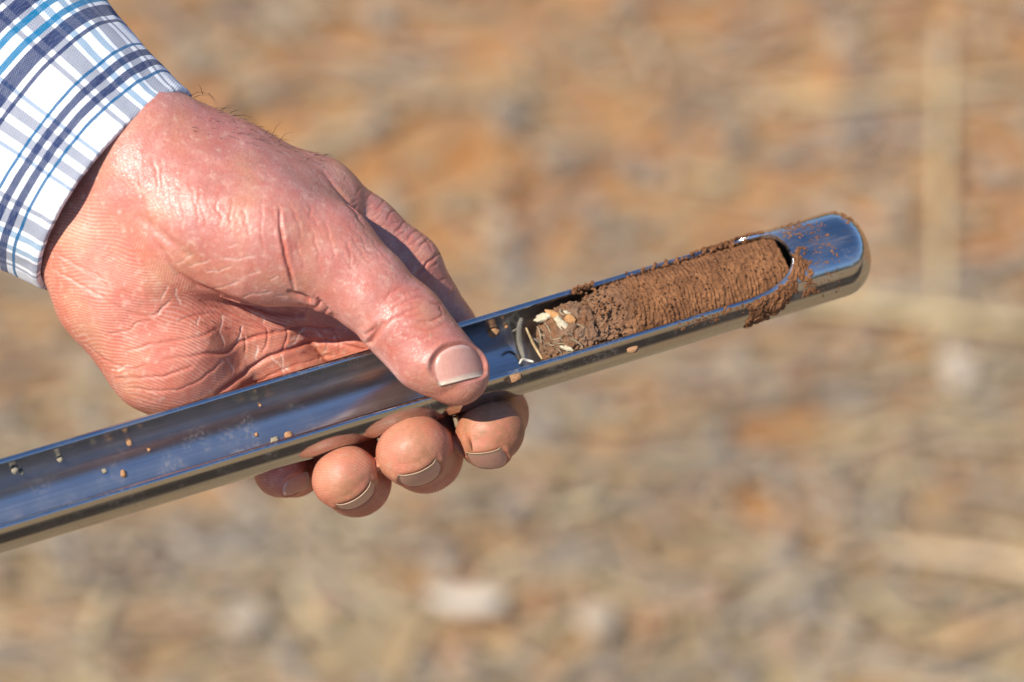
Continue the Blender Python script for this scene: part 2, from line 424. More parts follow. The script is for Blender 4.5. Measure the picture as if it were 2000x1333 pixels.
def flake(px, py, rx, ry, h, rz, col, label, name='leaf_flake', cat='leaf'):
    g = ground_at(px, py); v, f = ico(); v = v.copy()
    v = v * (1 + .25 * fbm(v * 1.4 + rng.uniform(0, 50, 3), 2))[:, None] * [rx, ry, h]
    v[:, 2] += (v[:, 0] / rx) ** 2 * h * .8
    c, s = math.cos(rz), math.sin(rz); v = v @ np.array([[c, -s, 0], [s, c, 0], [0, 0, 1]]).T
    me = mesh_from(name, v, f, M_litter); cattr(me, 'col', np.tile(np.array(col), (len(v), 1)))
    return tag(link(name, me, None, (g.x, g.y, .012)), label, cat)
flake(915, 1202, .026, .0085, .006, -.05, (.70, .60, .47), 'brightest whitish dead leaf flake below the fingers near the bottom edge')
flake(1866, 745, .010, .022, .005, .0, (.56, .46, .34), 'upright pale grey flake below the yellow stalk at right')
flake(1165, 1235, .014, .012, .006, .3, (.47, .38, .27), 'small pale flake right of the brightest whitish flake')
flake(480, 1235, .014, .012, .005, .8, (.46, .37, .26), 'small beige flake in the bottom edge litter left of centre')

# ------------------------------------------------------------------ steel probe tube
SLOPE = .25
def wadj(px): return SLOPE * (850 - max(px, 350.0))
A0 = P(0, 988, SLOPE * 850); A1 = P(1640, 495, SLOPE * (850 - 1640))
T = (A1 - A0); S_LEN = np.linalg.norm(T); T /= S_LEN
Wt = np.array([0, 0, 1.0]) - T * T[2]; Wt /= np.linalg.norm(Wt)
U = np.cross(Wt, T); U /= np.linalg.norm(U)
R_T = 87.0; R_I = 74.5
def S_at(px): return (px - 0) / 1640.0 * S_LEN            # near enough linear
def tube_pt(s, th, r):
    s = np.asarray(s)[..., None]; th = np.asarray(th); r = np.asarray(r)[..., None]
    return A0 + T * s + (np.sin(th)[..., None] * U + np.cos(th)[..., None] * Wt) * r
S_END = S_at(1690); S_WIN = S_at(1522)
def rims(s):
    """front and back edge angles of the open slot at s"""
    f = math.radians(-25) + 0 * s; b = math.radians(99) + 0 * s
    Lr = 118.0
    q = np.clip((s - (S_WIN - Lr)) / Lr, 0, 1)
    k = np.sqrt(np.clip(1 - q ** 2, 0, 1)) ** .95
    mid = math.radians(20) ; f = mid + (f - mid) * k; b = mid + (b - mid) * k
    return f, b
def make_probe():
    root = bpy.data.objects.new('soil_probe', None); COL.objects.link(root)
    root.location = to_world((A0 + T * S_at(850))[None])[0]; root.empty_display_size = .02
    tag(root, 'polished steel half-open soil sampling tube held in the hand', 'soil probe')
    q = 1 - np.cos(np.linspace(0, math.pi / 2, 40))
    s = np.concatenate([np.linspace(-620, S_WIN - 120, 90), S_WIN - 118 + 118 * np.sin(np.linspace(0.02, math.pi / 2, 60)), np.linspace(S_WIN + 3, S_END - 68, 16), S_END - 66 + 66 * np.sin(np.linspace(0.03, math.pi / 2, 26))])
    nth = 120
    f, b = rims(s)
    th = b[:, None] + (f[:, None] + 2 * math.pi - b[:, None]) * np.linspace(0, 1, nth)[None]
    SS = np.repeat(s[:, None], nth, 1)
    e = np.clip((s - (S_END - 66)) / 66, 0, 1)
    prof = 1 - .80 * (1 - np.sqrt(np.clip(1 - e ** 2.1, 0, 1)))
    ro = R_T * prof; ri = np.minimum(np.full(len(s), R_I), ro - 5) * 1.0
    # slightly flared lip round the end of the slot
    nr = 7; loop = []; ins_l = []; th_l = []
    wall = ro - ri; rm = (ro + ri) / 2
    da = np.minimum(wall / 2 / R_T, (f + 2 * math.pi - b) / 2 * .9) * .9 * (s < S_WIN - .2)        # angle taken by the rounded rim
    thm = (b + da)[:, None] + ((f + 2 * math.pi - da) - (b + da))[:, None] * np.linspace(0, 1, nth)[None]
    for k in range(nth): loop.append(tube_pt(s, thm[:, k], ro)); ins_l.append(0); th_l.append(thm[:, k])
    for k in range(1, nr + 1):
        q = math.pi * k / (nr + 1); loop.append(tube_pt(s, thm[:, -1] + da * math.sin(q) ** .8, rm + wall / 2 * math.cos(q))); ins_l.append(.0); th_l.append(thm[:, -1])
    for k in range(nth - 1, -1, -1): loop.append(tube_pt(s, thm[:, k], ri)); ins_l.append(1); th_l.append(thm[:, k])
    for k in range(1, nr + 1):
        q = math.pi * k / (nr + 1); loop.append(tube_pt(s, thm[:, 0] - da * math.sin(q) ** .8, rm - wall / 2 * math.cos(q))); ins_l.append(.0); th_l.append(thm[:, 0])
    nl = len(loop); ns = len(s)
    V = np.stack(loop, 0).reshape(-1, 3)                       # index = k*ns + i
    k = np.arange(nl); i = np.arange(ns - 1); Kk, I = np.meshgrid(k, i, indexing='ij'); Kk = Kk.ravel(); I = I.ravel(); K2 = (Kk + 1) % nl
    rimk = ((Kk >= nth - 1) & (Kk < nth + nr)) | (Kk >= 2 * nth + nr - 1)
    keep = ~(rimk & (s[I] > S_WIN - .3))
    F = [np.stack([Kk * ns + I, K2 * ns + I, K2 * ns + I + 1, Kk * ns + I + 1], 1)[keep]]
    j = np.arange(nth - 1)
    for row in (0, ns - 1):
        o_ = j * ns + row; o2_ = (j + 1) * ns + row; io = (2 * nth + nr - 1 - j) * ns + row; io2 = (2 * nth + nr - 2 - j) * ns + row
        F.append(np.stack([o_, o2_, io2, io], 1))
    F = np.concatenate(F)
    SSl = np.tile(s, nl); THl = np.stack(th_l, 0).ravel(); INl = np.repeat(np.array(ins_l, float), ns)
    o = obj_view('tube', V, F, M_steel, root)
    me = o.data
    fattr(me, 'inside', INl)
    uvl = me.uv_layers.new(name='UVMap')
    vi = np.empty(len(me.loops), np.int32); me.loops.foreach_get('vertex_index', vi)
    uv = np.stack([SSl / 1000, THl * R_T / 1000], 1)
    uvl.data.foreach_set('uv', uv[vi].astype(np.float32).ravel())
    # crisp rims
    import bmesh
    bm = bmesh.new(); bm.from_mesh(me); bmesh.ops.remove_doubles(bm, verts=bm.verts, dist=1.5e-6)
    bmesh.ops.recalc_face_normals(bm, faces=bm.faces)
    for ed in bm.edges:
        if len(ed.link_faces) == 2 and ed.calc_face_angle(0) > .9: ed.smooth = False
    bm.to_mesh(me); bm.free()
    return root
probe = make_probe()

# ------------------------------------------------------------------ the hand: one continuous surface grown from blended bones
def Q(px, py, w, r): return (P(px, py, w + wadj(px)), float(r))
def cap(p, a, b, flat=None):
    (A, ra), (B, rb) = a, b
    ab = B - A; L2 = ab @ ab
    pa = p - A.astype(np.float32); t = np.clip(pa @ ab.astype(np.float32) / np.float32(L2), 0, 1)
    q = pa - t[:, None] * ab.astype(np.float32)
    if flat is not None:
        n, fct = flat; dn = q @ n.astype(np.float32); q = q + (dn * (fct - 1))[:, None] * n.astype(np.float32)
    return np.sqrt((q * q).sum(1)) - (ra + t * (rb - ra)).astype(np.float32)
def smin(a, b, k):
    h = np.clip(.5 + .5 * (b - a) / k, 0, 1)
    return b + (a - b) * h - k * h * (1 - h)
def chain(p, pts, k=20, flats=None):
    d = None
    for i in range(len(pts) - 1):
        c = cap(p, pts[i], pts[i + 1], flats[i] if flats else None)
        d = c if d is None else smin(d, c, k)
    return d
def unit(*v): v = np.array(v, float); return v / np.linalg.norm(v)
ARM_U = Q(292, 296, -62, 104); ARM_L = Q(192, 462, -84, 96)
ARM = dict(
    u=[Q(-260, -130, -230, 112), ARM_U], l=[Q(-380, 30, -240, 112), ARM_L])
FING = {
    'index': [Q(430, 345, -75, 98), Q(606, 402, -115, 94), Q(700, 462, -112, 84), Q(785, 527, -112, 78), Q(862, 650, -150, 71), Q(915, 735, -165, 69), Q(966, 812, -112, 66), Q(957, 846, 10, 71)],
    'middle': [Q(380, 430, -85, 92), Q(590, 560, -165, 92), Q(790, 745, -185, 76), Q(832, 893, -75, 71), Q(806, 879, 42, 74)],
    'ring': [Q(330, 500, -85, 92), Q(490, 655, -160, 90), Q(655, 830, -185, 72), Q(698, 946, -85, 64), Q(672, 931, 25, 65)],
    'pinky': [Q(280, 560, -85, 92), Q(395, 735, -150, 82), Q(480, 850, -205, 62), Q(575, 915, -185, 54), Q(548, 920, -90, 53)],
}
HYP = [Q(205, 490, -76, 97), Q(232, 565, -72, 110), Q(326, 690, -92, 106), Q(395, 745, -135, 86)]
THEN = [Q(300, 360, -40, 112), Q(400, 425, 5, 116), Q(510, 462, 32, 120), Q(632, 500, 55, 98)]
THUMB = [Q(632, 492, 58, 94), Q(712, 558, 88, 78), Q(790, 632, 110, 78), Q(838, 690, 128, 75), Q(888, 727, 132, 68)]
TN = unit(.40, .52, .75)
TIPN = {'index': unit(.50, -.80, .28), 'middle': unit(.50, -.84, .24), 'ring': unit(.60, -.77, .15)}
def groups_sdf(p):
    p = p.astype(np.float32)
    arm = smin(chain(p, ARM['u']), chain(p, ARM['l']), 90)
    flat = (np.array([0, 0, 1.0]), 1.12)
    palm = smin(chain(p, HYP, 60), cap(p, ARM_L, FING['ring'][0]), 60)
    for k in ('pinky', 'ring', 'middle', 'index'):
        palm = smin(palm, cap(p, FING[k][0], FING[k][1]), 45)
    palm = smin(palm, cap(p, ARM_U, FING['index'][0]), 70)
    palm = smin(palm, arm, 80)
    fl = (TN, 1.10)
    thumb = chain(p, THUMB, 26, [None, (TN, 1.04), fl, (TN, 1.18)])
    then = chain(p, THEN, 60)
    thumb = smin(then, thumb, 34)
    web = cap(p, Q(560, 425, -10, 88), Q(620, 440, -70, 80))
    f = {k: chain(p, FING[k][1:], 18, [None] * (len(FING[k]) - 3) + ([(TIPN[k], 1.14)] if k in TIPN else [None])) for k in FING}
    return arm, palm, then, thumb, web, f
def hand_sdf(p, want=False):
    arm, palm, then, thumb, web, f = groups_sdf(p)
    x = p[:, 0].astype(np.float32) + 1000; y = 666.5 - p[:, 1].astype(np.float32)
    # soft towards the wrist, a sharp fold under the ball of the thumb further out
    v = np.clip((x - 300) / 170, 0, 1); up = np.clip((430 - (y - .35 * (x - 500))) / 90, 0, 1)
    kt = 120 - 104 * v; kt = kt + (100 - kt) * up
    body = smin(palm, smin(web, thumb, 30), kt)
    G = None
    for k, kk in (('index', 34), ('middle', 34), ('ring', 34), ('pinky', 34)):
        g = smin(palm, f[k], kk)
        G = g if G is None else smin(G, g, 7)
    kq = np.where(up > .2, 26, 9).astype(np.float32)
    d = smin(G, body, 8.0)
    if not want: return d
    names = ['palm', 'thumb', 'index', 'middle', 'ring', 'pinky']
    allg = np.stack([palm, thumb, f['index'], f['middle'], f['ring'], f['pinky']])
    return d, allg
def surface_nets(F, org, h):
    s = F < 0; nx, ny, nz = F.shape
    c = np.zeros((nx - 1, ny - 1, nz - 1), np.uint8)
    for dx in (0, 1):
        for dy in (0, 1):
            for dz in (0, 1): c += s[dx:nx - 1 + dx, dy:ny - 1 + dy, dz:nz - 1 + dz]
    act = (c > 0) & (c < 8); I, J, Kk = np.nonzero(act)
    idx = np.full(act.shape, -1, np.int64); idx[I, J, Kk] = np.arange(len(I))
    acc = np.zeros((len(I), 3)); cnt = np.zeros(len(I))
    cor = [(a, b, e) for a in (0, 1) for b in (0, 1) for e in (0, 1)]
    for a in cor:
        for ax in range(3):
            if a[ax] == 1: continue
            b = list(a); b[ax] = 1
            fa = F[I + a[0], J + a[1], Kk + a[2]]; fb = F[I + b[0], J + b[1], Kk + b[2]]
            m = (fa < 0) != (fb < 0); t = np.where(m, fa / np.where(fa - fb == 0, 1, fa - fb), 0)
            p = np.stack([np.full(len(I), a[0], float), np.full(len(I), a[1], float), np.full(len(I), a[2], float)], 1)
            p[:, ax] += t; acc += p * m[:, None]; cnt += m
    V = (np.stack([I, J, Kk], 1) + acc / cnt[:, None]) * h + org
    Fs = []
    for ax in range(3):
        o1, o2 = (ax + 1) % 3, (ax + 2) % 3
        sl0 = [slice(None)] * 3; sl1 = [slice(None)] * 3; sl0[ax] = slice(0, -1); sl1[ax] = slice(1, None)
        ch = s[tuple(sl0)] != s[tuple(sl1)]
        E = np.array(np.nonzero(ch)).T
        ok = (E[:, o1] > 0) & (E[:, o2] > 0) & (E[:, o1] < F.shape[o1] - 1) & (E[:, o2] < F.shape[o2] - 1); E = E[ok]
        q = []
        for d1, d2 in ((-1, -1), (0, -1), (0, 0), (-1, 0)):
            e = E.copy(); e[:, o1] += d1; e[:, o2] += d2; q.append(idx[e[:, 0], e[:, 1], e[:, 2]])
        q = np.stack(q, 1); inside = s[E[:, 0], E[:, 1], E[:, 2]]
        q[~inside] = q[~inside][:, ::-1]; Fs.append(q)
    return V, np.concatenate(Fs)
def grad(p, e=2.0):
    k = np.array([[1, -1, -1], [-1, -1, 1], [-1, 1, -1], [1, 1, 1]], float)
    g = 0
    for kk in k: g = g + kk * hand_sdf(p + kk * e)[:, None]
    return g / (np.linalg.norm(g, axis=1)[:, None] + 1e-9)
def subdiv(V, F):
    e = np.concatenate([F[:, [0, 1]], F[:, [1, 2]], F[:, [2, 3]], F[:, [3, 0]]]); es = np.sort(e, 1)
    key = es[:, 0] * (len(V) + 1) + es[:, 1]; uq, inv = np.unique(key, return_inverse=True)
    a = uq // (len(V) + 1); b = uq % (len(V) + 1); n = len(V); m = len(F)
    V2 = np.concatenate([V, (V[a] + V[b]) / 2, V[F].mean(1)])
    E = inv.reshape(4, m) + n; C = np.arange(m) + n + len(uq)
    F2 = np.concatenate([np.stack([F[:, i], E[i], C, E[(i - 1) % 4]], 1) for i in range(4)])
    return V2, F2
def build_hand():
    h = 8.0; lo = np.array([-1000.0, -380, -330]); hi = np.array([90.0, 560, 250])
    n = ((hi - lo) / h).astype(int) + 1
    ax = [lo[i] + h * np.arange(n[i]) for i in range(3)]
    F = np.empty(n, np.float32)
    Yg, Zg = np.meshgrid(ax[1], ax[2], indexing='ij')
    step = 12
    for i in range(0, n[0], step):
        xs = ax[0][i:i + step]
        p = np.stack([np.repeat(xs, Yg.size), np.tile(Yg.ravel(), len(xs)), np.tile(Zg.ravel(), len(xs))], 1)
        F[i:i + step] = hand_sdf(p).reshape(len(xs), n[1], n[2])
    F[0] = 1; F[-1] = 1; F[:, 0] = 1; F[:, -1] = 1; F[:, :, 0] = 1; F[:, :, -1] = 1
    V, Fa = surface_nets(F, lo, h)
    for lev in range(3):
        edge = (V[:, 0] < lo[0] + 2.5 * h) | (V[:, 1] > hi[1] - 2.5 * h)
        for it in range(2 if lev < 2 else 1):
            d = hand_sdf(V); g = grad(V, 3.0); d = np.clip(d, -6, 6); d[edge] = 0
            V = V - g * d[:, None]
        if lev < 2: V, Fa = subdiv(V, Fa)
    return V, Fa
HV, HF = build_hand()
HN = grad(HV, 3.0)
_, HG = hand_sdf(HV, True); HGI = HG.argmin(0)
PX, PY = proj(HV)
NV_ = len(HV)
disp = np.zeros(NV_); a_red = np.zeros(NV_); a_dry = np.zeros(NV_); a_dirt = np.zeros(NV_); a_crease = np.zeros(NV_); a_ridge = np.zeros(NV_)
GN = {'palm': 0, 'thumb': 1, 'index': 2, 'middle': 3, 'ring': 4, 'pinky': 5}
def smooth_line(pts, n=40):
    pts = np.array(pts, float); d = np.r_[0, np.cumsum(np.linalg.norm(np.diff(pts, axis=0), axis=1))]
    t = np.linspace(0, d[-1], n)
    if len(pts) < 3: return np.stack([np.interp(t, d, pts[:, 0]), np.interp(t, d, pts[:, 1])], 1)
    # Catmull-Rom
    out = []
    for tt in t:
        i = min(max(np.searchsorted(d, tt) - 1, 0), len(pts) - 2); u = (tt - d[i]) / (d[i + 1] - d[i])
        p0 = pts[max(i - 1, 0)]; p1 = pts[i]; p2 = pts[i + 1]; p3 = pts[min(i + 2, len(pts) - 1)]
        out.append(.5 * ((2 * p1) + (-p0 + p2) * u + (2 * p0 - 5 * p1 + 4 * p2 - p3) * u * u + (-p0 + 3 * p1 - 3 * p2 + p3) * u ** 3))
    return np.array(out)
def line_dist(pts, groups, pad, jitter=0.0):
    L = smooth_line(pts)
    if jitter: L = L + np.stack([noise(np.c_[L * .05, np.full(len(L), k * 9.1 + len(pts))]) for k in (1, 2)], 1) * jitter
    m = (PX > L[:, 0].min() - pad) & (PX < L[:, 0].max() + pad) & (PY > L[:, 1].min() - pad) & (PY < L[:, 1].max() + pad) & (HN[:, 2] > .03)
    m &= np.isin(HGI, [GN[g] for g in groups]); ii = np.nonzero(m)[0]
    x = PX[ii]; y = PY[ii]; best = np.full(len(ii), 1e9); tb = np.zeros(len(ii))
    for k in range(len(L) - 1):
        a = L[k]; b = L[k + 1]; ab = b - a; t = np.clip(((x - a[0]) * ab[0] + (y - a[1]) * ab[1]) / (ab @ ab + 1e-9), 0, 1)
        d = np.hypot(x - a[0] - t * ab[0], y - a[1] - t * ab[1]); u = d < best; best[u] = d[u]; tb[u] = (k + t[u]) / (len(L) - 1)
    return ii, best, tb
def crease(pts, groups, w=4, dep=5, bulge=2.0, col=.8, t0=.15, t1=.15, jitter=3, red=0):
    w *= .88; dep *= .85; bulge *= .35
    ii, d, t = line_dist(pts, groups, w * 6, jitter)
    tp = np.clip(t / max(t0, 1e-3), 0, 1) ** .7 * np.clip((1 - t) / max(t1, 1e-3), 0, 1) ** .7
    disp[ii] += tp * (-dep * np.exp(-(d / w) ** 2) + bulge * np.exp(-((d - 2.6 * w) / (1.7 * w)) ** 2))
    a_crease[ii] = np.maximum(a_crease[ii], col * tp * np.exp(-(d / (w * .75)) ** 2))
    if red: a_red[ii] = np.maximum(a_red[ii], red * tp * np.exp(-(d / (w * 3)) ** 2))
def dryline(pts, groups, w=2.2, amt=.8, jitter=4, dep=.8):
    ii, d, t = line_dist(pts, groups, 14, jitter)
    br = np.clip(.62 + .9 * noise(np.c_[t * 7 + pts[0][0], 0 * t, 0 * t]), .1, 1) ; tp = np.clip(t / .15, 0, 1) * np.clip((1 - t) / .2, 0, 1)
    a_dry[ii] = np.maximum(a_dry[ii], amt * br * tp * np.exp(-(d / w) ** 2)); disp[ii] -= dep * tp * np.exp(-(d / w) ** 2)
def blob(px, py, r, arr, amt, groups, ry=None):
    ry = ry or r
    m = np.isin(HGI, [GN[g] for g in groups]) & (HN[:, 2] > -.3)
    arr += amt * m * np.exp(-(((PX - px) / r) ** 2 + ((PY - py) / ry) ** 2))
PA = ('palm',); TH = ('thumb',); IX = ('index',); FB = ('palm', 'index', 'middle', 'ring', 'pinky'); AL = tuple(GN)
exec_details = True

def r2(X, Y): return (200 + X / 2.2217, 150 + Y / 2.2217)
def r3(X, Y): return (500 + X / 2.2217, 300 + Y / 2.2217)
def rp(X, Y): return (90 + X / 4.04, 480 + Y / 4.04)
def rq(X, Y): return (400 + X / 4.4425, 480 + Y / 4.4425)
PT = ('palm', 'thumb')
# fold under the ball of the thumb, and the long creases of the palm
crease([(285, 448), (300, 470), (321, 494), (348, 533), (393, 562), (452, 585), (524, 607), (580, 615), (650, 626)], PT, 5, 6, 2.5, .9, .35, .1)
crease([(387, 586), (417, 599), (449, 611), (490, 628), (530, 645)], PA, 3.0, 2.2, .8, .8)
crease([(400, 570), (467, 597), (517, 624), (575, 641)], PA, 3, 2.4, .8, .7)
crease([(313, 705), (355, 698), (399, 693), (436, 689), (467, 671), (501, 658), (526, 653), (587, 640), (640, 644), (677, 645)], FB, 3.8, 3.6, 1.6, 1, .3, .1)
crease([(420, 775), (431, 764), (467, 737), (506, 707), (540, 692), (576, 680), (598, 671), (636, 667), (666, 668), (700, 661)], FB, 4.2, 5.8, 2.6, 1, .1, .1)
crease([(666, 669), (693, 680), (715, 685)], FB, 3.5, 4, 2, .8)
crease([(95, 522), (140, 547), (172, 564), (209, 586), (239, 604), (281, 618), (305, 614), (328, 591), (338, 579)], PA, 3, 2.2, .8, .55)
crease([(110, 497), (152, 522), (189, 539), (214, 557), (240, 567), (285, 580)], PA, 2.8, 1.8, .6, .35)
crease([(164, 668), (196, 698), (229, 713), (258, 720), (288, 713)], PA, 2.6, 1.5, .6, .6)
crease([(251, 757), (288, 762), (338, 762), (370, 755), (412, 727), (440, 700)], PA, 2.8, 1.6, .6, .6)
crease([(340, 634), (357, 624), (387, 616), (419, 614), (450, 618)], PA, 2.6, 1.5, .6, .6)
crease([(209, 651), (248, 646), (268, 633), (300, 622)], PA, 2.6, 1.5, .6, .6)
crease([(240, 690), (280, 676), (330, 668), (380, 660), (430, 640)], PA, 3, 2, 1.2, .4)
crease([(220, 740), (260, 738), (320, 735), (380, 715)], PA, 3, 2, 1.2, .4)
crease([(460, 625), (500, 640), (545, 650)], PA, 2.6, 1.5, .5, .5)
crease([(480, 760), (540, 728), (600, 706), (660, 694)], FB, 2.6, 1.5, .6, .5)
crease([(590, 690), (620, 696), (650, 692)], FB, 2.6, 1.4, .5, .5)
crease([(440, 640), (470, 655), (500, 660)], PA, 3, 2.4, 1.2, .5)
crease([(560, 655), (610, 652), (660, 657), (700, 655)], FB, 2.6, 1.4, .5, .5)
for x0, x1 in ((620, 640), (650, 664), (520, 512), (560, 548), (470, 478)):
    crease([(x0, 640), ((x0 + x1) / 2 + 6, 665), (x1, 690)], FB, 2.4, 1.8, .8, .35)
# vertical folds on the ball of the thumb
V_ = [[(140, 370), (150, 450), (180, 560)], [(165, 500), (190, 600), (215, 690)], [(250, 350), (265, 470), (290, 580)], [(315, 450), (330, 560), (340, 700)], [(365, 400), (400, 520), (420, 640), (440, 720)],
      [(430, 430), (425, 560), (460, 680)], [(500, 500), (505, 600), (530, 690)], [(560, 520), (555, 620), (570, 700)], [(620, 520), (625, 640), (640, 720)], [(690, 500), (690, 640), (695, 760), (705, 820)],
      [(215, 330), (232, 430), (250, 520)], [(390, 640), (440, 740), (520, 850)], [(740, 560), (745, 650), (750, 740)], [(850, 690), (858, 760), (880, 850)], [(905, 640), (930, 740), (950, 860)], [(960, 620), (990, 720), (1010, 800)],
      [(1060, 700), (1080, 790), (1090, 850)], [(820, 560), (850, 640), (862, 700)], [(880, 530), (910, 600), (940, 660)]]
for q in V_:
    crease([r2(*a) for a in q], PT, 3.0, .95, .55, .3, .35, .4, 7, .3)
crease([r2(*a) for a in ((768, 560), (776, 680), (788, 740), (800, 800), (828, 890), (836, 925))], PT, 3.6, 6, 3.0, 1, .3, .15, 2, .5)
crease([r2(*a) for a in ((150, 600), (300, 720), (430, 830))], PT, 10, 5, 2, 0, .3, .3)
# pit where the thumb leaves its ball
crease([r2(*a) for a in ((800, 930), (850, 950), (905, 975))], PT, 5, 9, 4, .9, .5, .1)
crease([r2(*a) for a in ((850, 985), (915, 1000), (960, 975))], PT, 3, 3, 2, .5)
crease([r2(*a) for a in ((790, 1000), (880, 1030), (950, 1030), (990, 1010))], PT, 3, 3, 2, .5)
crease([r2(*a) for a in ((930, 960), (960, 1000), (1010, 1050))], TH, 4, 5, 3, .5)
# back edge of the thumb and the web
for k in range(6):
    o_ = 9 + 15 * k
    crease([(690 - o_ * .7, 405 + o_ * .75), (738 - o_ * .72, 470 + o_ * .7), (790 - o_ * .7, 520 + o_ * .7)], ('thumb', 'palm', 'index'), 2.6, .8 - .06 * k, .3, .2, .3, .4, 9)
crease([(628, 335), (655, 365), (690, 410), (720, 450)], AL, 4, 4.5, 1.5, .6, .4, .3, 4)
# knuckle of the thumb
for q, dp in ((((590, 725), (615, 705), (660, 682), (720, 662)), 5.5), (((690, 738), (760, 727), (812, 700)), 5.5), (((575, 690), (620, 660), (700, 625), (770, 632)), 3.5), (((585, 655), (640, 615), (700, 598), (750, 600)), 3),
              (((640, 750), (700, 765), (770, 760), (815, 735)), 3), (((560, 640), (590, 600), (640, 570)), 2.5), (((760, 640), (795, 660), (812, 695)), 3.5), (((545, 760), (575, 730), (600, 700)), 2.5), (((620, 790), (690, 800), (780, 790)), 2), (((560, 800), (580, 860), (600, 900)), 1.6), (((660, 640), (690, 650), (730, 648)), 2.2), (((640, 700), (690, 700), (740, 690)), 2.2)):
    crease([r3(*a) for a in q], TH, 2.9, dp * .48, dp * .2, .55, .25, .25, 5, .55)
crease([r3(*a) for a in ((488, 832), (505, 800), (535, 760), (560, 730))], TH, 6, 10, 4, .8, .05, .5, 1)
crease([r3(*a) for a in ((470, 790), (500, 770), (530, 730))], TH, 4, 4, 2, .5, .05, .5, 2)
# side of the index finger
for q, dp in ((((690, 535), (715, 505), (750, 470), (800, 432), (840, 425)), 7), (((845, 610), (875, 585), (915, 555)), 5.5), (((640, 395), (690, 335), (740, 325)), 3), (((600, 340), (650, 300), (690, 290)), 3), (((700, 400), (760, 380), (800, 390)), 2.4), (((820, 520), (860, 500), (880, 500)), 2.6),
              (((790, 560), (840, 540), (890, 530)), 2.6), (((560, 290), (600, 250), (640, 240)), 2.6), (((520, 250), (560, 200), (590, 190)), 2.2), (((890, 640), (920, 620), (950, 610)), 3), (((480, 210), (520, 160), (560, 150)), 2), (((430, 190), (470, 130), (500, 110)), 2), (((910, 680), (940, 660), (965, 655)), 3), (((700, 330), (730, 360), (770, 430)), 2)):
    crease([r3(*a) for a in q], ('index', 'palm'), 2.9, dp * .48, dp * .16, .55, .2, .2, 5, .4)
for k in range(20):
    x = 660 + rng.uniform(0, 210); y = np.interp(x, [540, 730, 840, 900], [300, 395, 500, 590]) + rng.uniform(4, 60)
    an = rng.uniform(.3, 1.1); L_ = rng.uniform(14, 34)
    crease([(x, y), (x + L_ * .5, y - L_ * .5 * an + rng.normal(0, 3)), (x + L_, y - L_ * an)], ('index', 'palm', 'thumb'), 2.4, 1.0, .4, .2, .3, .3, 3)
# dry pale scratches
for q in ([rp(940, 90), rp(938, 180), rp(942, 260)], [rp(1058, 200), rp(1078, 260), rp(1090, 320)], [rp(1015, 320), rp(1040, 400), rp(1065, 495)], [rp(1400, 520), rp(1388, 640), rp(1385, 720), rp(1410, 830)], [rp(1200, 555), rp(1205, 640)], [rp(1436, 880), rp(1460, 960), rp(1475, 1010)],
          [rp(980, 330), rp(930, 380), rp(905, 430)], [rp(1210, 345), rp(1225, 400)], [rp(1560, 640), rp(1530, 700), rp(1500, 770)], [rq(330, 700), rq(310, 770), rq(285, 845)], [rq(875, 725), rq(820, 780), rq(770, 830), rq(700, 890)], [rq(740, 800), rq(800, 810), rq(850, 830)], [rq(640, 945), rq(680, 1020), rq(725, 1095)],
          [rq(575, 960), rq(630, 1030), rq(690, 1100)], [rq(1060, 870), rq(1030, 950), rq(1000, 1005)], [rq(460, 860), rq(450, 930), rq(440, 1005)], [rq(530, 640), rq(490, 680)], [rq(1110, 770), rq(1135, 830)], [rq(970, 750), rq(1010, 790)],
          [rp(80, 70), rp(250, 170), rp(400, 240), rp(590, 350)], [rp(20, 170), rp(200, 280), rp(330, 340), rp(480, 430)], [rp(500, 990), rp(620, 960), rp(690, 935)], [rp(1000, 310), rp(1090, 320), rp(1200, 325)], [rp(860, 545), rp(920, 490), rp(970, 440)]):
    dryline(q, FB, 2.0, .45 if q[0][0] < 125 else .85, 6)
for q in ([rq(0, 230), rq(120, 215), rq(250, 180)], [rq(30, 390), rq(180, 350), rq(340, 300)], [rq(130, 110), rq(300, 115), rq(470, 90)], [rq(360, 250), rq(480, 222)], [rq(330, 440), rq(480, 420), rq(590, 395)], [rq(420, 560), rq(500, 540)], [rq(-150, 190), rq(-40, 150), rq(60, 110)], [rq(560, 300), rq(640, 270)], [rq(740, 280), rq(790, 400)], [rq(610, 430), rq(720, 445)],
          [rq(-260, 160), rq(-180, 120), rq(-90, 70)], [rq(200, 20), rq(290, -10)], [rq(640, 170), rq(670, 200)]):
    dryline(q, PT, 1.9, .6)
# colour of the flesh
blob(330, 690, 170, a_red, .35, PA, 110); blob(250, 600, 120, a_red, .25, PA); blob(600, 650, 130, a_red, .35, FB, 50)
blob(470, 640, 90, a_red, .35, PA, 60); blob(430, 250, 120, a_red, .40, PT, 60); blob(380, 560, 60, a_red, .3, PA)
blob(820, 620, 60, a_red, .30, TH, 45); blob(700, 520, 70, a_red, .2, TH); blob(850, 660, 40, a_red, .35, TH)
blob(672, 925, 60, a_red, .28, ('ring',)); blob(800, 860, 60, a_red, .22, ('middle',)); blob(540, 935, 70, a_red, .4, ('pinky',)); blob(940, 850, 60, a_red, .2, IX)
blob(411, 233, 3.2, a_red, 1, PT); blob(843, 654, 7, a_dirt, .35, TH); blob(1000, 800, 42, a_dirt, .8, IX, 34); blob(1015, 850, 30, a_dirt, .6, IX, 40); blob(925, 895, 22, a_dirt, .7, IX, 12); blob(960, 910, 40, a_dirt, .6, IX, 12)
blob(905, 845, 14, a_dirt, .3, IX, 20)
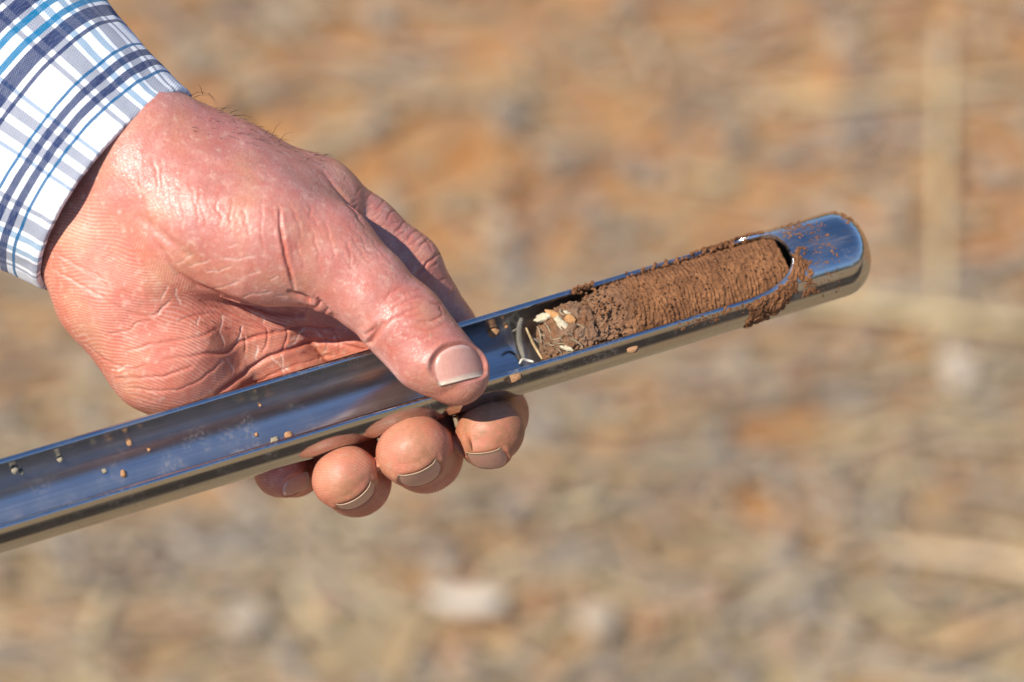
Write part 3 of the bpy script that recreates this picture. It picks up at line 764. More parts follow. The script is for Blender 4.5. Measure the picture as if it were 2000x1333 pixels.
for q_ in ((800, 860, 75, .55, 'middle'), (840, 905, 30, .35, 'middle'), (700, 960, 40, .35, 'ring'), (950, 840, 80, .7, 'index'), (665, 935, 70, .4, 'ring'), (870, 770, 60, .3, 'thumb')): blob(q_[0], q_[1], q_[2], a_dirt, q_[3] * 1.5, (q_[4],))
# friction ridges
wx = fbm(HV / 150.0 + 3, 2) * 60; wy = fbm(HV / 90.0 + 11, 2) * 10
fld = PY - .12 * (PX - 300) - .0009 * (PX - 250) ** 2 * (PX > 250) + wx * .5 + wy
rg_ = .5 + .5 * np.sin(2 * math.pi * fld / 6.6)
for k, (cx, cy) in {'index': (930, 930), 'middle': (780, 960), 'ring': (640, 1015), 'pinky': (520, 1020), 'thumb': (905, 735)}.items():
    m = HGI == GN[k]; rr = np.hypot(PX - cx, PY - cy) + wy; am = .5 if k == 'thumb' else .36; rg_ = np.where(m, .5 + am * (np.sin(2 * math.pi * rr / 5.4)) * (.6 + .4 * noise(HV / 40.0)), rg_)
a_ridge = .5 + (rg_ - .5) * np.clip(.65 + 1.0 * fbm(HV / 70.0 + 31, 2), .1, 1)
# ------------------------------------------------------------------ nails and the skin round them
def make_nail(c, t, n, Ln, Wn, curve, off=2.0, tipgap=0.0, groups=()):
    """c: start point near the nail (working units); t: towards the fingertip; n: out of the nail"""
    t = unit(*t); n = unit(*n); t = t - n * (t @ n); t /= np.linalg.norm(t); s = np.cross(n, t)
    # height of the finger along n in the nail's frame
    na, nb = 15, 15; A, B = np.meshgrid(np.linspace(-Ln * .75, Ln * .35, na), np.linspace(-Wn * .8, Wn * .8, nb), indexing='ij')
    p = c + A.ravel()[:, None] * t + B.ravel()[:, None] * s + n * 90; hgt = np.full(len(p), 90.0)
    for _ in range(60):
        d = hand_sdf(p); p = p - n * d[:, None] * .9; hgt -= d * .9
    a = A.ravel(); b = B.ravel(); ok = np.abs(hgt) < 70
    X = np.stack([np.ones_like(a), a, b, a * a, b * b], 1)[ok]; co, *_ = np.linalg.lstsq(X, hgt[ok], rcond=None)
    co[3] = np.clip(co[3], -.0022, .0005); co[4] = -curve
    plate = lambda a, b: co[0] + co[1] * a + co[2] * b + co[3] * a * a + co[4] * b * b + off
    def edge(a, b):                      # <1 inside the rounded outline
        return (np.abs(a / Ln) ** 2.7 + np.abs(b / (Wn * np.where(a < 0, 1 - .15 * (a / Ln) ** 2, 1))) ** 3.0) ** (1 / 2.85)
    # skin follows the plate
    rel = HV - c; va = rel @ t; vb = rel @ s; vh = rel @ n
    m = (np.abs(va) < Ln * 1.7) & (np.abs(vb) < Wn * 1.7) & (np.abs(vh - plate(va, vb)) < 45) & np.isin(HGI, [GN[g] for g in groups])
    ii = np.nonzero(m)[0]; a_ = va[ii]; b_ = vb[ii]; e = edge(a_, b_)
    tgt = plate(a_, b_) - 4.0; w = 1 - sstep(1.0, 1.32, e)
    dist = (e - 1.06) * min(Ln, Wn); front = sstep(.35 * Ln, .85 * Ln, a_)
    fold = 4.8 * np.exp(-((dist - 5) / 6.0) ** 2) * (1 - front * .95)
    nv = vh[ii] + (tgt - vh[ii]) * w + fold
    # the fingertip flesh stays a little under the free edge
    nv = nv - 1.0 * np.exp(-((dist - 2) / 5) ** 2) * front
    HV[ii] += n * (nv - vh[ii])[:, None]
    a_crease[ii] = np.maximum(a_crease[ii], .55 * np.exp(-((e - 1.02) * min(Ln, Wn) / 3.0) ** 2)); a_dirt[ii] = np.maximum(a_dirt[ii], (.25 + .5 * front) * np.exp(-((e - 1.03) * min(Ln, Wn) / 4.0) ** 2))
    # the plate: a thin curved shell
    k = 22; u = np.linspace(-1, 1, k)
    Ua, Ub = np.meshgrid(u, u, indexing='ij')
    Aa = Ua * Ln * (1 - np.where(Ua < 0, .24, .15) * np.abs(Ub) ** 2.6); Bb = Ub * Wn * (1 - .08 * np.abs(Ua) ** 4) * (1 - (.26 if Wn > 48 else .17) * (Ua < 0) * Ua ** 2)
    Aa = np.where(Ua > 0, Aa * (1 + tipgap), Aa)
    H = plate(Aa, Bb); er = np.maximum(np.abs(Ub) ** 8, np.where(Ua < 0, np.abs(Ua) ** 8, 0)); H = H - 3.5 * er
    top = c + Aa.ravel()[:, None] * t + Bb.ravel()[:, None] * s + H.ravel()[:, None] * n
    bot = top - n * 2.0
    g = grid_mesh(k, k); F = [g, g[:, ::-1] + k * k]
    rim = np.concatenate([np.arange(k), np.arange(1, k) * k + k - 1, (k - 1) * k + np.arange(k - 2, -1, -1), np.arange(k - 2, 0, -1) * k])
    r2 = np.roll(rim, -1); F.append(np.stack([r2, rim, rim + k * k, r2 + k * k], 1))
    uv = np.stack([(Ua.ravel() + 1) / 2, (Ub.ravel() + 1) / 2], 1)
    return np.concatenate([top, bot]), np.concatenate(F), np.concatenate([uv, uv])
NAILS = []

def nail(nm, px, py, w, t, n, Ln, Wn, curve, g, **kw):
    V, F, uv = make_nail(P(px, py, w + wadj(px)), t, n, Ln, Wn, curve, groups=g, **kw)
    NAILS.append((nm, V, F, uv, M_nail))
nail('fingernail', 885, 727, 150, (.44, -.86, .35), (.29, .42, .86), 31, 55, .0062, TH, tipgap=.06)
NAILS[-1] = NAILS[-1][:4] + (nail_material((.54, .27, .20), (.66, .52, .38)),)
nail('fingernail', 945, 882, 34, (-.12, .26, .95), (.52, -.80, .28), 34, 33, .0080, IX, tipgap=.0)
nail('fingernail', 806, 900, 60, (-.10, .28, .95), (.50, -.84, .24), 36, 42, .0070, ('middle',), tipgap=.0)
nail('fingernail', 694, 966, 36, (-.14, .22, .96), (.62, -.77, .15), 36, 42, .0070, ('ring',), tipgap=.02)
nail('fingernail', 576, 945, -60, (.80, -.35, .45), (.12, -.55, .83), 26, 24, .0090, ('pinky',), tipgap=.10)
disp += 1.3 * fbm(HV / 70.0, 3)
# fine crepe of crossing skin lines, thumb and back coarser than the palm
nl1 = noise(HV / np.array([11.0, 16.0, 13.0]) + 3); nl2 = noise((HV @ np.array([[.8, -.6, 0], [.6, .8, 0], [0, 0, 1]])) / np.array([24.0, 9.0, 15.0]) + 60); nl3 = noise(HV / np.array([30.0, 22.0, 24.0]) + 91)
cr = .55 * np.exp(-(nl1 / .10) ** 2) + .65 * np.exp(-(nl2 / .09) ** 2) + .7 * np.exp(-(nl3 / .05) ** 2)
tips = np.isin(HGI, [3, 4, 5]) | ((HGI == 2) & (PY > 760))
amp_ = np.where(tips, .7, np.where((HGI == 0) & (PY > 520), .55, 1.0)) * (.5 + .8 * np.clip(fbm(HV / 120.0 + 44, 2) + .4, 0, 1))
near_nail = np.zeros(NV_, bool)
disp -= cr * amp_ * .42
a_crease = np.maximum(a_crease, np.clip(cr, 0, 1) * amp_ * .34)
HV = HV + HN * disp[:, None]
back = sstep(.05, -.25, HN[:, 2]) * (HGI == 0)
a_tone = np.where(HGI == 0, 1.0, .9)
# hairy, thinner skin on the thumb side and back; palm skin below the fold
dl = (PY - (300 + .55 * (PX - 300)))
tone_field = sstep(-10, 120, PY - np.interp(PX, [100, 260, 330, 420, 520, 640, 720, 800, 1000], [300, 360, 430, 500, 545, 590, 640, 740, 760]))
a_tone = np.where((HGI == 0) | (HGI == 1), tone_field, np.where(HGI == 2, sstep(600, 740, PY), 1.0))
person = None
def make_person():
    global person
    o = obj_view('person', HV, HF, M_skin, origin=P(300, 430, 0))
    tag(o, 'left hand in a checked shirt cuff gripping the steel tube, thumb on top', 'person')
    me = o.data
    for k, v in (('tone', a_tone), ('red', a_red), ('dry', a_dry), ('dirt', a_dirt), ('crease', a_crease), ('ridge', a_ridge)): fattr(me, k, np.clip(v, 0, 1))
    person = o
    for i, (nm, V, F, uv, mat) in enumerate(NAILS):
        q = obj_view(nm, V, F, mat, o); l = q.data.uv_layers.new(name='UVMap')
        vi = np.empty(len(q.data.loops), np.int32); q.data.loops.foreach_get('vertex_index', vi); l.data.foreach_set('uv', uv[vi].astype(np.float32).ravel())
make_person()

# ------------------------------------------------------------------ shirt sleeve
def make_sleeve():
    cen = P(224, 372, -72 + wadj(224)); ax = unit(-.79, .585, -.27)         # up the arm
    e = unit(-.60, -.80, 0); e = e - ax * (e @ ax); e /= np.linalg.norm(e)   # down-left along the cuff edge
    dpt = np.cross(e, ax); dpt = dpt if dpt[2] > 0 else -dpt
    ns, nt = 210, 420
    s = np.concatenate([np.linspace(0, 330, 150), np.linspace(336, 900, 60)])
    ph = np.linspace(-math.pi, math.pi, nt, endpoint=False)
    def shell(inner):
        S, PH = np.meshgrid(s, ph, indexing='ij')
        a = 236 + .20 * S + .00008 * S * S; b = 172 + .10 * S
        th = (9 + 5 * np.exp(-((S - 14) / 16) ** 2)) if inner else 0
        wr = fbm(np.stack([S.ravel() / 170, PH.ravel() * 1.6, np.zeros(S.size)], 1) + 3.3, 2).reshape(S.shape) * 11 * sstep(0, 120, S)
        wr += 4.0 * np.sin(PH * 3 + 1.3) * np.exp(-S / 160) + 3.0 * fbm(np.stack([S.ravel() / 60, PH.ravel() * 5, np.zeros(S.size) + 9], 1), 2).reshape(S.shape)
        if not inner: wr = wr + 2.2 * np.exp(-((S - 8) / 9) ** 2)
        skew = 14 * np.sin(PH) * np.exp(-S / 300) * 0
        a = a + wr - th; b = b + wr - th
        sh = S + skew
        # upper outline leans outwards, lower hem reaches a bit further down the arm
        c = cen + sh[..., None] * ax + (.03 * S)[..., None] * e
        return c + (a * np.sin(PH))[..., None] * e + (b * np.cos(PH))[..., None] * dpt, S, PH
    Vo, S, PH = shell(False); Vi, _, _ = shell(True)
    # rounded hem
    k = ns * nt
    V = np.concatenate([Vo.reshape(-1, 3), Vi.reshape(-1, 3)])
    i = np.arange(ns - 1); j = np.arange(nt); I, J = np.meshgrid(i, j, indexing='ij'); I = I.ravel(); J = J.ravel(); J2 = (J + 1) % nt
    g = np.stack([I * nt + J, (I + 1) * nt + J, (I + 1) * nt + J2, I * nt + J2], 1)
    F = [g, g[:, ::-1] + k]
    j2 = (j + 1) % nt
    F.append(np.stack([j, j2, j2 + k, j + k], 1)); 
    b = (ns - 1) * nt; F.append(np.stack([b + j2, b + j, b + j + k, b + j2 + k], 1))
    F = np.concatenate(F)
    o = obj_view('shirt_sleeve', V, F, M_plaid, person)
    o['label'] = 'blue, navy and white checked cotton shirt cuff'
    me = o.data; l = me.uv_layers.new(name='UVMap')
    arc = PH * 205
    vi = np.empty(len(me.loops), np.int32); me.loops.foreach_get('vertex_index', vi)
    uu = np.concatenate([S.ravel(), -S.ravel() * 1.0]) ; vv = np.tile(arc.ravel(), 2)
    uv = np.stack([uu, vv], 1)[vi]
    # seam at the back of the arm: unwrap
    per = 2 * math.pi * 205; q = uv[:, 1].reshape(-1, 4); wide = (q.max(1) - q.min(1)) > per / 2; q[wide] = np.where(q[wide] < 0, q[wide] + per, q[wide]); uv[:, 1] = q.ravel()
    l.data.foreach_set('uv', uv.astype(np.float32).ravel())
    md = o.modifiers.new('hem', 'BEVEL'); md.width = 4 * K; md.segments = 2; md.limit_method = 'ANGLE'; md.angle_limit = math.radians(55)
make_sleeve()

# ------------------------------------------------------------------ soil core in the tube
S0 = S_at(1132); S1 = S_at(1519)
def make_core():
    root = bpy.data.objects.new('soil_core', None); COL.objects.link(root); root.location = to_world((A0 + T * S_at(1300) - Wt * 60)[None])[0]; root.empty_display_size = .01
    tag(root, 'cylindrical core of red brown soil lying in the steel tube', 'soil core')
    ns, nt = 330, 300
    s = np.linspace(S0, S1, ns); th = np.linspace(math.radians(-95), math.radians(160), nt)
    S, TH = np.meshgrid(s, th, indexing='ij'); fr = (S - S0) / (S1 - S0)
    p = tube_pt(S, TH, np.full(S.shape, 70.0)).reshape(-1, 3)
    deg = np.degrees(TH)
    lum = fbm(p / 38, 4).reshape(S.shape); fine = fbm(p / 9 + 4, 3).reshape(S.shape); mid = fbm(p / 20 + 9, 3).reshape(S.shape)
    ph_ = 2 * math.pi * (S + 16 * fbm(np.stack([S.ravel() / 45, TH.ravel() * 1.1, 0 * S.ravel()], 1), 3).reshape(S.shape)) / 8.6
    rid = np.sin(ph_) * (.85 + .8 * noise(np.stack([S.ravel() / 16, TH.ravel() * 2.2, 0 * S.ravel() + 7], 1)).reshape(S.shape)) + .5 * np.sin(ph_ * .47 + 2) + .8 * fine
    upper = sstep(34, 58, deg + mid * 22) * sstep(.10, .30, fr + mid * .1); lower = sstep(22, 0, deg + mid * 26) * sstep(.12, .25, fr + mid * .1)
    crumb = 1 - np.maximum(upper, lower) * .7
    r = 72.0 + lum * 4 * crumb + fine * 4.2 * crumb + mid * 3.5 * crumb + fine * .8 + rid * (1.5 * upper + 1.6 * lower + .5 * (1 - upper) * (1 - lower) * sstep(.1, .3, fr)) * (.5 + .5 * np.clip(mid * 2 + .7, 0, 1))
    brk = sstep(.20, .0, fr); r = r - brk * (7 + 9 * np.clip(-mid * 1.6, 0, 1.2)) + brk * fine * 6 - brk ** 3 * 8
    r = r - 20 * sstep(.97, 1.0, fr) ** 2
    V = tube_pt(S + 3 * mid * crumb, TH, np.minimum(r, np.where((deg < -25) | (deg > 99), 73.5, 90))).reshape(-1, 3)
    F = grid_mesh(ns, nt)
    # closed far end
    c0 = len(V); V = np.concatenate([V, tube_pt(np.array([S1 + 4]), np.array([0.0]), np.array([0.0]))])
    base = (ns - 1) * nt; F = F.tolist() + [[base + j, c0, base + j + 1] for j in range(nt - 1)]
    o = obj_view('core_body', V, F, M_soil, root)
    gr = np.concatenate([(sstep(.25, .02, fr) * .5).ravel(), [0]]); fattr(o.data, 'grey', gr)
    # near broken face: a lumpy clod
    import bmesh
    bm = bmesh.new(); bmesh.ops.create_icosphere(bm, subdivisions=6, radius=1); v = np.array([x.co[:] for x in bm.verts]); f = np.array([[q.index for q in y.verts] for y in bm.faces]); bm.free()
    d = 1 + .10 * fbm(v * 1.6 + 2, 3) + .16 * fbm(v * 5 + 8, 4, .6) + .05 * fbm(v * 17, 2) - .13 * np.clip(np.abs(noise(v * 3.6 + 3)) * -6 + .9, 0, 1)
    v = v * d[:, None]
    cc = A0 + T * S_at(1097) + Wt * 2 - U * 5
    sq = np.sign(v) * np.abs(v) ** .9
    Vc = cc + v[:, 0:1] * T * 70 + sq[:, 1:2] * U * 66 + sq[:, 2:3] * Wt * 64
    o = obj_view('end_clod', Vc, f, M_soil, root); fattr(o.data, 'grey', np.clip(.42 + .6 * fbm(v * 2.5 + 70, 2), 0, 1)); o['label'] = 'greyish crumbly broken end with pale flecks'
    nrm = np.empty(len(Vc) * 3, np.float32); o.data.vertices.foreach_get('normal', nrm); nrm = nrm.reshape(-1, 3).astype(float) @ BAS.T
    # pale flecks pressed into the broken end
    mp = plain('pale_fleck', (.52, .44, .29), .9, .25, 1200); mo = plain('ochre_fleck', (.46, .235, .09), .95, .25, 900)
    cx_, cy_ = proj(Vc); bm = bmesh.new(); bmesh.ops.create_icosphere(bm, subdivisions=3, radius=1); v0 = np.array([x.co[:] for x in bm.verts]); f0 = np.array([[q.index for q in y.verts] for y in bm.faces]); bm.free()
    for (px, py, rx, ry, rot, mat) in ((1058, 620, 19, 9, -.05, mp), (1104, 638, 25, 9, .72, mp), (1108, 612, 9, 4, .35, mp), (1107, 682, 15, 5, .1, mp), (1082, 616, 22, 7, .35, mo), (1114, 624, 12, 9, .6, mo)):
        q = v0 * (1 + .5 * fbm(v0 * 2.0 + rng.uniform(0, 60, 3), 2) + .5 * fbm(v0 * 5 + rng.uniform(0, 60, 3), 3))[:, None]; ff = f0
        dd = np.hypot(cx_ - px, cy_ - py) - .15 * Vc[:, 2]; j = np.argmin(dd); n_ = nrm[j]; n_ = unit(*(n_ + np.array([0, 0, .8])))
        c, si = math.cos(rot), math.sin(rot); e1 = np.array([c, -si, 0]); e1 = e1 - n_ * (e1 @ n_); e1 /= np.linalg.norm(e1); e2 = np.cross(n_, e1)
        base = P(px, py, Vc[j, 2]) - n_ * 1.5
        Vq = base + q[:, 0:1] * e1 * rx + q[:, 1:2] * e2 * ry + q[:, 2:3] * n_ * 4.5
        obj_view('pale_fleck' if mat is mp else 'ochre_fleck', Vq, ff, mat, root)
    # bits of straw caught in the broken end
    ms = plain('caught_straw', (.27, .205, .125), .75, .3, 900)
    for i in range(16):
        px = rng.uniform(1040, 1135); py = rng.uniform(650, 692) if i < 13 else rng.uniform(606, 650)
        j = np.argmin(np.hypot(cx_ - px, cy_ - py) - .15 * Vc[:, 2]); n_ = unit(*(nrm[j] + np.array([0, 0, .5]))); a_ = rng.uniform(-.9, .9) - .5; e1 = np.array([math.cos(a_), math.sin(a_), 0]); e1 = unit(*(e1 - n_ * (e1 @ n_) * .8)); e2 = np.cross(n_, e1)
        Lh = rng.uniform(7, 19); wd = rng.uniform(.9, 2.6); tt_ = np.linspace(-1, 1, 7); Vs = []
        for u_ in tt_:
            cc_ = P(px, py, Vc[j, 2]) + e1 * Lh * u_ + e2 * u_ * u_ * 4 * (-1) ** i + n_ * (2.2 + rng.normal(0, .5))
            for k_ in range(5): Vs.append(cc_ + (e2 * math.cos(k_ * 1.2566) + n_ * .6 * math.sin(k_ * 1.2566)) * wd * (1 - .5 * u_ * u_))
        obj_view('caught_straw', np.array(Vs), [(r_ * 5 + k_, r_ * 5 + (k_ + 1) % 5, r_ * 5 + 5 + (k_ + 1) % 5, r_ * 5 + 5 + k_) for r_ in range(6) for k_ in range(5)] + [(0, 1, 2, 3, 4), (34, 33, 32, 31, 30)], ms, root)
    # loose crumbs on the core
    b = Bag()
    for i in range(200):
        fr_ = rng.random() ** 1.3; sx = S0 + fr_ * (S1 - S0 - 16); dg = rng.normal(28, 26) if rng.random() < .8 else rng.uniform(-24, 96)
        if not -22 < dg < 97: continue
        rr = rng.uniform(1.0, 2.8) * (1.3 if fr_ < .3 else .8)
        vv, ff = clod(rr, .5); b.add(vv + tube_pt(np.array(sx), np.array(math.radians(dg)), np.array(76.0 - 3 * (fr_ < .3))), ff)
    for i in range(150):       # spilled along the far rim
        sx = S_at(rng.choice([rng.uniform(1120, 1160), rng.uniform(1230, 1480), rng.uniform(1390, 1490)])); vv, ff = clod(rng.uniform(1.5, 5.0), .5)
        b.add(vv + tube_pt(np.array(sx), np.array(math.radians(rng.normal(92, 5))), np.array(rng.uniform(76, 87))), ff)
    V, F = b.arrays(); o = obj_view('loose_crumbs', V, F, M_soil, root, False); o['kind'] = 'stuff'; fattr(o.data, 'grey', np.zeros(len(V)))
make_core()
def make_smears():
    b = Bag()
    def put(s, dg, r, lift=0, flat=.6):
        v, f = ico(); v = v * (1 + .6 * fbm(v * 2.0 + rng.uniform(0, 90, 3), 3) * 1.6)[:, None]
        a, bb = rng.uniform(.7, 1.5), rng.uniform(.7, 1.5); th = math.radians(dg)
        n = math.sin(th) * U + math.cos(th) * Wt; tt = math.cos(th) * U - math.sin(th) * Wt
        c = A0 + T * s + n * (R_T + r * flat * .35 + lift); an = rng.uniform(0, 6.3)
        e1 = T * math.cos(an) + tt * math.sin(an); e2 = -T * math.sin(an) + tt * math.cos(an)
        b.add(c + v[:, 0:1] * e1 * r * a + v[:, 1:2] * e2 * r * bb + v[:, 2:3] * n * r * flat, f)
    # caked smear: a sheet whose thin places sink below the steel
    ss = np.linspace(S_at(1385), S_at(1565), 190); dgs = np.linspace(-78, 44, 150); SS, DG = np.meshgrid(ss, dgs, indexing='ij')
    fr_ = np.degrees(rims(np.minimum(ss, S_WIN - 1.0))[0])[:, None]; below = fr_ - DG                    # degrees below the front lip
    x_ = (SS - S_at(1405)) / (S_at(1540) - S_at(1405)); wid = 56 - 30 * x_
    bell = sstep(-.05, .18, x_) * sstep(1.14, .98, x_) * sstep(2, 9, below) * sstep(wid + 12, wid - 14, below)
    after = (SS > S_WIN - 1) * sstep(24, 12, DG) * sstep(-36, -14, DG) * sstep(S_WIN + 24, S_WIN + 6, SS); bell = np.maximum(bell, after)
    pn = tube_pt(SS, np.radians(DG), np.full(SS.shape, R_T)).reshape(-1, 3)
    nz_ = fbm(np.c_[SS.ravel() / 9, DG.ravel() / 13, 0 * SS.ravel()], 4, .6).reshape(SS.shape); nl_ = fbm(np.c_[SS.ravel() / 26, DG.ravel() / 30, 0 * SS.ravel() + 5], 3).reshape(SS.shape)
    hh = -5 + bell * (8.2 + nl_ * 9) + nz_ * 5.2 * (.3 + bell)
    gq = grid_mesh(190, 150); gq = gq[(bell.ravel()[gq] > .04).all(1)]
    b.add(tube_pt(SS, np.radians(DG), R_T + np.clip(hh, -5, 13)).reshape(-1, 3), np.concatenate([gq[:, [0, 1, 2]], gq[:, [0, 2, 3]]])[:, ::-1])
    for i in range(150):     # loose grains on the thick band below the slot's end, under the front lip
        x = rng.uniform(0, 1) ** .8; px = 1412 + 118 * x; s = S_at(px)
        top = float(np.degrees(rims(np.array([s]))[0][0])) if s < S_WIN else 20
        dg = top - 6 - rng.random() ** 1.2 * (58 - 34 * x)
        put(s + rng.normal(0, 3), dg, rng.uniform(2.0, 6.5) * (1.1 - .35 * x))
    for i in range(90):     # right of the slot's end
        px = rng.normal(1540, 7); put(S_at(px), rng.uniform(-45, 22), rng.uniform(1.5, 4.2))
    for i in range(120):     # upper lip
        px = rng.uniform(1385, 1500); s = S_at(px); dg = float(np.degrees(rims(np.array([s]))[1][0])) + abs(rng.normal(0, 5)); put(s, min(dg, 108), rng.uniform(2.0, 5.0))
    for i in range(110):     # fine splashes on the cap
        put(S_at(min(1605, rng.normal(1550, 16))), rng.normal(58, 9), rng.uniform(.8, 2.4), flat=.4)
    for i in range(120):
        put(S_at(rng.uniform(1560, 1608)), rng.uniform(-60, 60), rng.uniform(.7, 2.0), flat=.4)
    for i in range(70):      # near the tip's shoulder
        s = S_END - rng.uniform(14, 48); v = rng.uniform(40, 110); put(s, v, rng.uniform(1, 3.2), lift=-R_T * .80 * (1 - math.sqrt(max(0, 1 - (max(0, s - S_END + 66) / 66) ** 2.1))), flat=.5)
    for i in range(60):
        put(S_at(rng.uniform(1270, 1410)), rng.normal(-32, 4), rng.uniform(1, 3.2), flat=.4)
    V, F = b.arrays()
    o = obj_view('clinging_soil', V, F, M_soil, probe, False); o['kind'] = 'stuff'; fattr(o.data, 'grey', np.zeros(len(V)))
make_smears()
# ------------------------------------------------------------------ hairs, husks and crumbs
def tube_geo(pts, r, n=6, taper=True, k=14):
    pts = np.array(pts, float); L = len(pts)
    t = np.linspace(0, L - 1, k)
    if L > 2:
        d = np.arange(L); x = np.stack([np.interp(t, d, pts[:, c]) for c in range(3)], 1)
        for _ in range(3): x[1:-1] = (x[:-2] + 2 * x[1:-1] + x[2:]) / 4
    else: x = np.stack([np.interp(t, np.arange(L), pts[:, c]) for c in range(3)], 1)
    tg = np.gradient(x, axis=0); tg /= np.linalg.norm(tg, axis=1)[:, None]
    up = np.cross(tg, [0, 0, 1.0]); up /= np.linalg.norm(up, axis=1)[:, None] + 1e-9; nn = np.cross(up, tg)
    V = []
    for i in range(k):
        rr = r * (1 - .8 * (i / (k - 1)) if taper else 1)
        for j in range(n): a = 2 * math.pi * j / n; V.append(x[i] + rr * (math.cos(a) * up[i] + math.sin(a) * nn[i]))
    F = [(i * n + j, i * n + (j + 1) % n, i * n + n + (j + 1) % n, i * n + n + j) for i in range(k - 1) for j in range(n)]
    return np.array(V), np.array(F)
def make_hairs():
    b = Bag(); h = lambda X, Y, w=0: P(X / 2.2217, Y / 2.2217, 50 + w)
    H = [[(815, 432), (845, 402), (880, 398), (918, 418), (940, 462)], [(905, 405), (930, 430), (945, 455)], [(880, 410), (868, 375), (858, 366)], [(955, 490), (985, 458), (1022, 456)], [(985, 508), (1050, 498), (1100, 512), (1120, 536)], [(1000, 490), (1030, 478), (1050, 480)], [(1175, 605), (1198, 548), (1222, 530)],
         [(1205, 625), (1235, 582), (1275, 574)], [(1060, 552), (1085, 540), (1105, 528)], [(1320, 700), (1345, 684), (1372, 702)], [(1490, 780), (1505, 755), (1502, 740)], [(960, 470), (990, 470), (1010, 462)], [(1150, 580), (1165, 565), (1180, 566)], [(840, 425), (870, 412), (900, 415)]]
    for q in H:
        v, f = tube_geo([h(*a, rng.normal(0, 8)) for a in q], .6); b.add(v, f)
    m = np.nonzero((HGI == 0) & (HN[:, 2] > -.25) & (HN[:, 2] < .75) & (HN[:, 1] > .2) & (PX > 372) & (PX < 640))[0]
    for j in rng.choice(m, 110, replace=False):
        n_ = HN[j]; d_ = unit(.85, -.25 + rng.normal(0, .25), rng.normal(0, .3)); d_ = d_ - n_ * (d_ @ n_) * .85; Lh = rng.uniform(9, 26)
        v, f = tube_geo([HV[j] - n_, HV[j] + n_ * Lh * .18 + d_ * Lh * .4, HV[j] + n_ * Lh * .22 + d_ * Lh], .38, 4, k=7); b.add(v, f)
    V, F = b.arrays()
    o = obj_view('wrist_hair', V, F, plain('hair', (.045, .026, .016), .5, .2), person); o['kind'] = 'stuff'
make_hairs()
def inner_w(px, py, r=R_I - 1.5):
    best = None
    for w in np.arange(-420, 420, 1.0):
        q = P(px, py, w) - A0; q = q - T * (q @ T); d = np.linalg.norm(q)
        if d < r: return w
    return -60 + wadj(px)
def outer_w(px, py, r=R_T):
    for w in np.arange(420, -420, -1.0):
        q = P(px, py, w) - A0; q = q - T * (q @ T)
        if np.linalg.norm(q) < r: return w
    return 0
M_grey = plain('weathered_straw', (.20, .18, .145), .8, .35, 1, (1500, 1500, 4000)); M_pale = plain('pale_husk', (.72, .68, .58), .6, .15, 900); M_tan = plain('dry_straw', (.52, .38, .20), .7, .25, 900); M_dark = plain('dark_plant_bits', (.12, .09, .06), .9, .3, 900)
def strip(name, pts, w0, mat, label, cat, lift=6, group=None, thick=1.2):
    """a curled blade: a closed strip with real thickness lying on the tube's inner wall"""
    L = smooth_line(pts, 14); ctr = np.array([P(a, b, inner_w(a, b) + lift + 5 * math.sin(i * .5)) for i, (a, b) in enumerate(L)])
    tg = np.gradient(ctr, axis=0); tg /= np.linalg.norm(tg, axis=1)[:, None]; sd = np.cross(tg, [0, 0, 1.0]); sd /= np.linalg.norm(sd, axis=1)[:, None]
    V = []
    for i in range(14):
        ww = w0 * (.35 + .65 * math.sin(math.pi * (i + 1.5) / 16)); 
        for a, z in ((-1, 1.6), (0, 0), (1, 1.6), (1, 1.6 - thick), (0, -thick), (-1, 1.6 - thick)): V.append(ctr[i] + sd[i] * ww * a + np.array([0, 0, z * 1.3]))
    F = [(i * 6 + j, i * 6 + (j + 1) % 6, i * 6 + 6 + (j + 1) % 6, i * 6 + 6 + j) for i in range(13) for j in range(6)] + [(0, 1, 4, 5), (1, 2, 3, 4), (78, 79, 82, 83), (79, 80, 81, 82)]
    return tag(obj_view(name, np.array(V), np.array(F), mat), label, cat, group)
strip('grass_blade', [(1019, 621), (1014, 640), (1015, 670), (1023, 700)], 5.5, M_grey, 'grey weathered grass blade upright against the broken end of the soil core', 'grass blade', 14)
strip('straw_fragment', [(1027, 640), (1042, 673), (1059, 702)], 2.4, M_tan, 'thin tan straw lying across the foot of the broken core end', 'straw', 34)
strip('husk', [(1014, 711), (1020, 702), (1030, 704), (1042, 707)], 2.2, M_pale, 'white split husk at the front rim beside the grey grass blade', 'husk', 22)
strip('straw_fragment', [(1042, 661), (1062, 676), (1086, 692)], 1.8, M_grey, 'thin grey straw behind the tan one at the broken core end', 'straw', 44)
strip('straw_fragment', [(1094, 670), (1115, 676), (1148, 674)], 3.2, M_tan, 'short brown straw stuck to the soil core just above the front rim', 'straw', 98)
strip('straw_fragment', [(982, 695), (995, 687), (1006, 692), (1016, 704)], 1.6, M_dark, 'dark curled plant bit on the inner wall between thumbnail and husk', 'plant bit', 4)
strip('straw_fragment', [(1000, 648), (1012, 640), (1018, 628)], 1.8, M_grey, 'grey straw sliver above the thumbnail leaning on the grass blade', 'straw', 6)
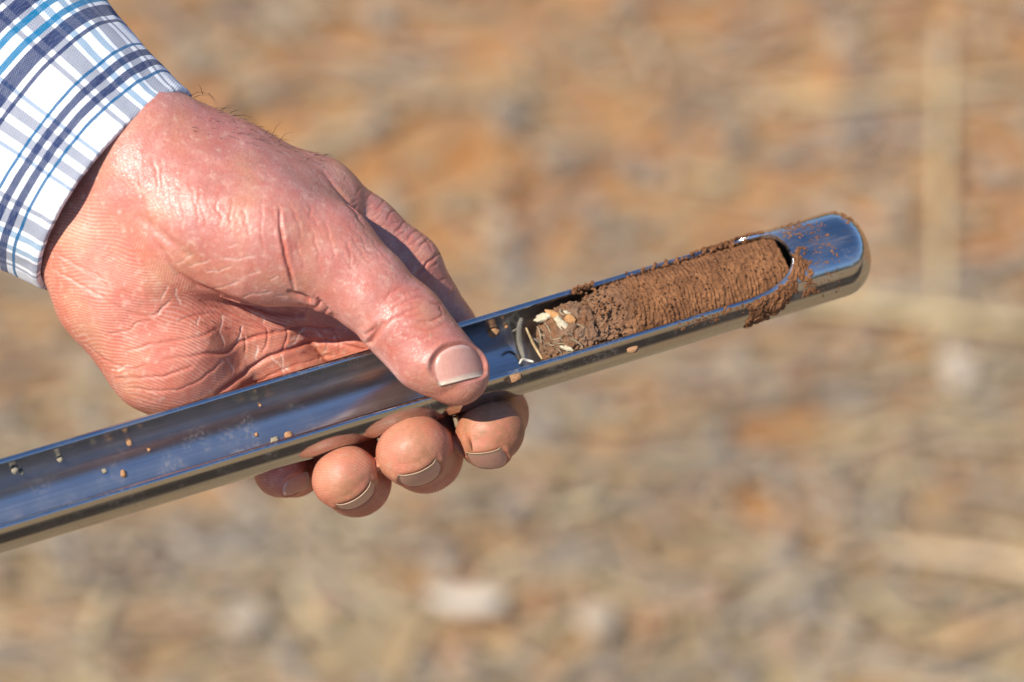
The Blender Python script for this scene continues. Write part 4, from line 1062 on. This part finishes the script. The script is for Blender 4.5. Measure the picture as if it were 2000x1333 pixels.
def crumb(px, py, r, label, outer=False, flat=.7, stretch=1.0, mat=None, cat='soil crumb'):
    w = (outer_w(px, py) + r * .2) if outer else (inner_w(px, py) + r * .35)
    v, f = ico(); v = v * (1 + .45 * fbm(v * 1.5 + rng.uniform(0, 90, 3), 3) * 1.5)[:, None] * np.array([r * stretch, r, r * flat])
    v = v[:, 0:1] * T + v[:, 1:2] * U + v[:, 2:3] * Wt
    o = obj_view('soil_crumb', P(px, py, w) + v, f, mat or M_crumb); tag(o, label, cat, 'soil crumbs stuck to the steel tube')
M_crumb = plain('dry_soil_crumb', (.38, .20, .095), .95, .3, 1500)
M_crumbp = plain('pale_crumb', (.30, .25, .17), .95, .3, 1500)
crumb(68, 888, 8, 'orange soil crumb in the tube near the left edge, topmost there')
crumb(29, 918, 8, 'pale soil crumb in the tube closest to the left edge', mat=M_crumbp)
crumb(41, 924, 5, 'small pale soil crumb touching the one closest to the left edge', mat=M_crumbp)
crumb(117, 898, 6, 'dull pale soil crumb right of the orange one near the left edge', mat=M_crumbp)
crumb(253, 866, 6, 'orange soil crumb on the dark upper band, left of the hand')
crumb(291, 879, 3.5, 'tiny soil crumb to the right below the orange one on the upper band')
crumb(204, 921, 5, 'small tan soil crumb on the blue reflection, left of the tall one', mat=M_crumbp)
crumb(241, 925, 8, 'tall tan soil crumb on the blue reflection', stretch=.7)
crumb(564, 850, 7, 'tan soil crumb on the front rim above the little finger', stretch=1.2)
crumb(536, 860, 6, 'whitish flat crumb just left of the tan rim crumb', mat=M_crumbp, stretch=1.6)
crumb(501, 849, 4, 'tiny orange crumb on the blue reflection before the rim crumbs')
crumb(508, 792, 3, 'tiny crumb high in the tube above the orange specks')
crumb(965, 650, 10, 'largest tan crumb in the tube beside the thumbnail', stretch=1.2)
crumb(989, 638, 4, 'small crumb between the largest one and the grass blade')
crumb(1003, 738, 10, 'flat tan soil smear on the outside below the front rim by the thumbnail', True, .25, 1.9, cat='soil smear')
crumb(1236, 681, 9, 'slanting tan soil smear on the outside under the middle of the soil core', True, .3, 1.5, cat='soil smear')
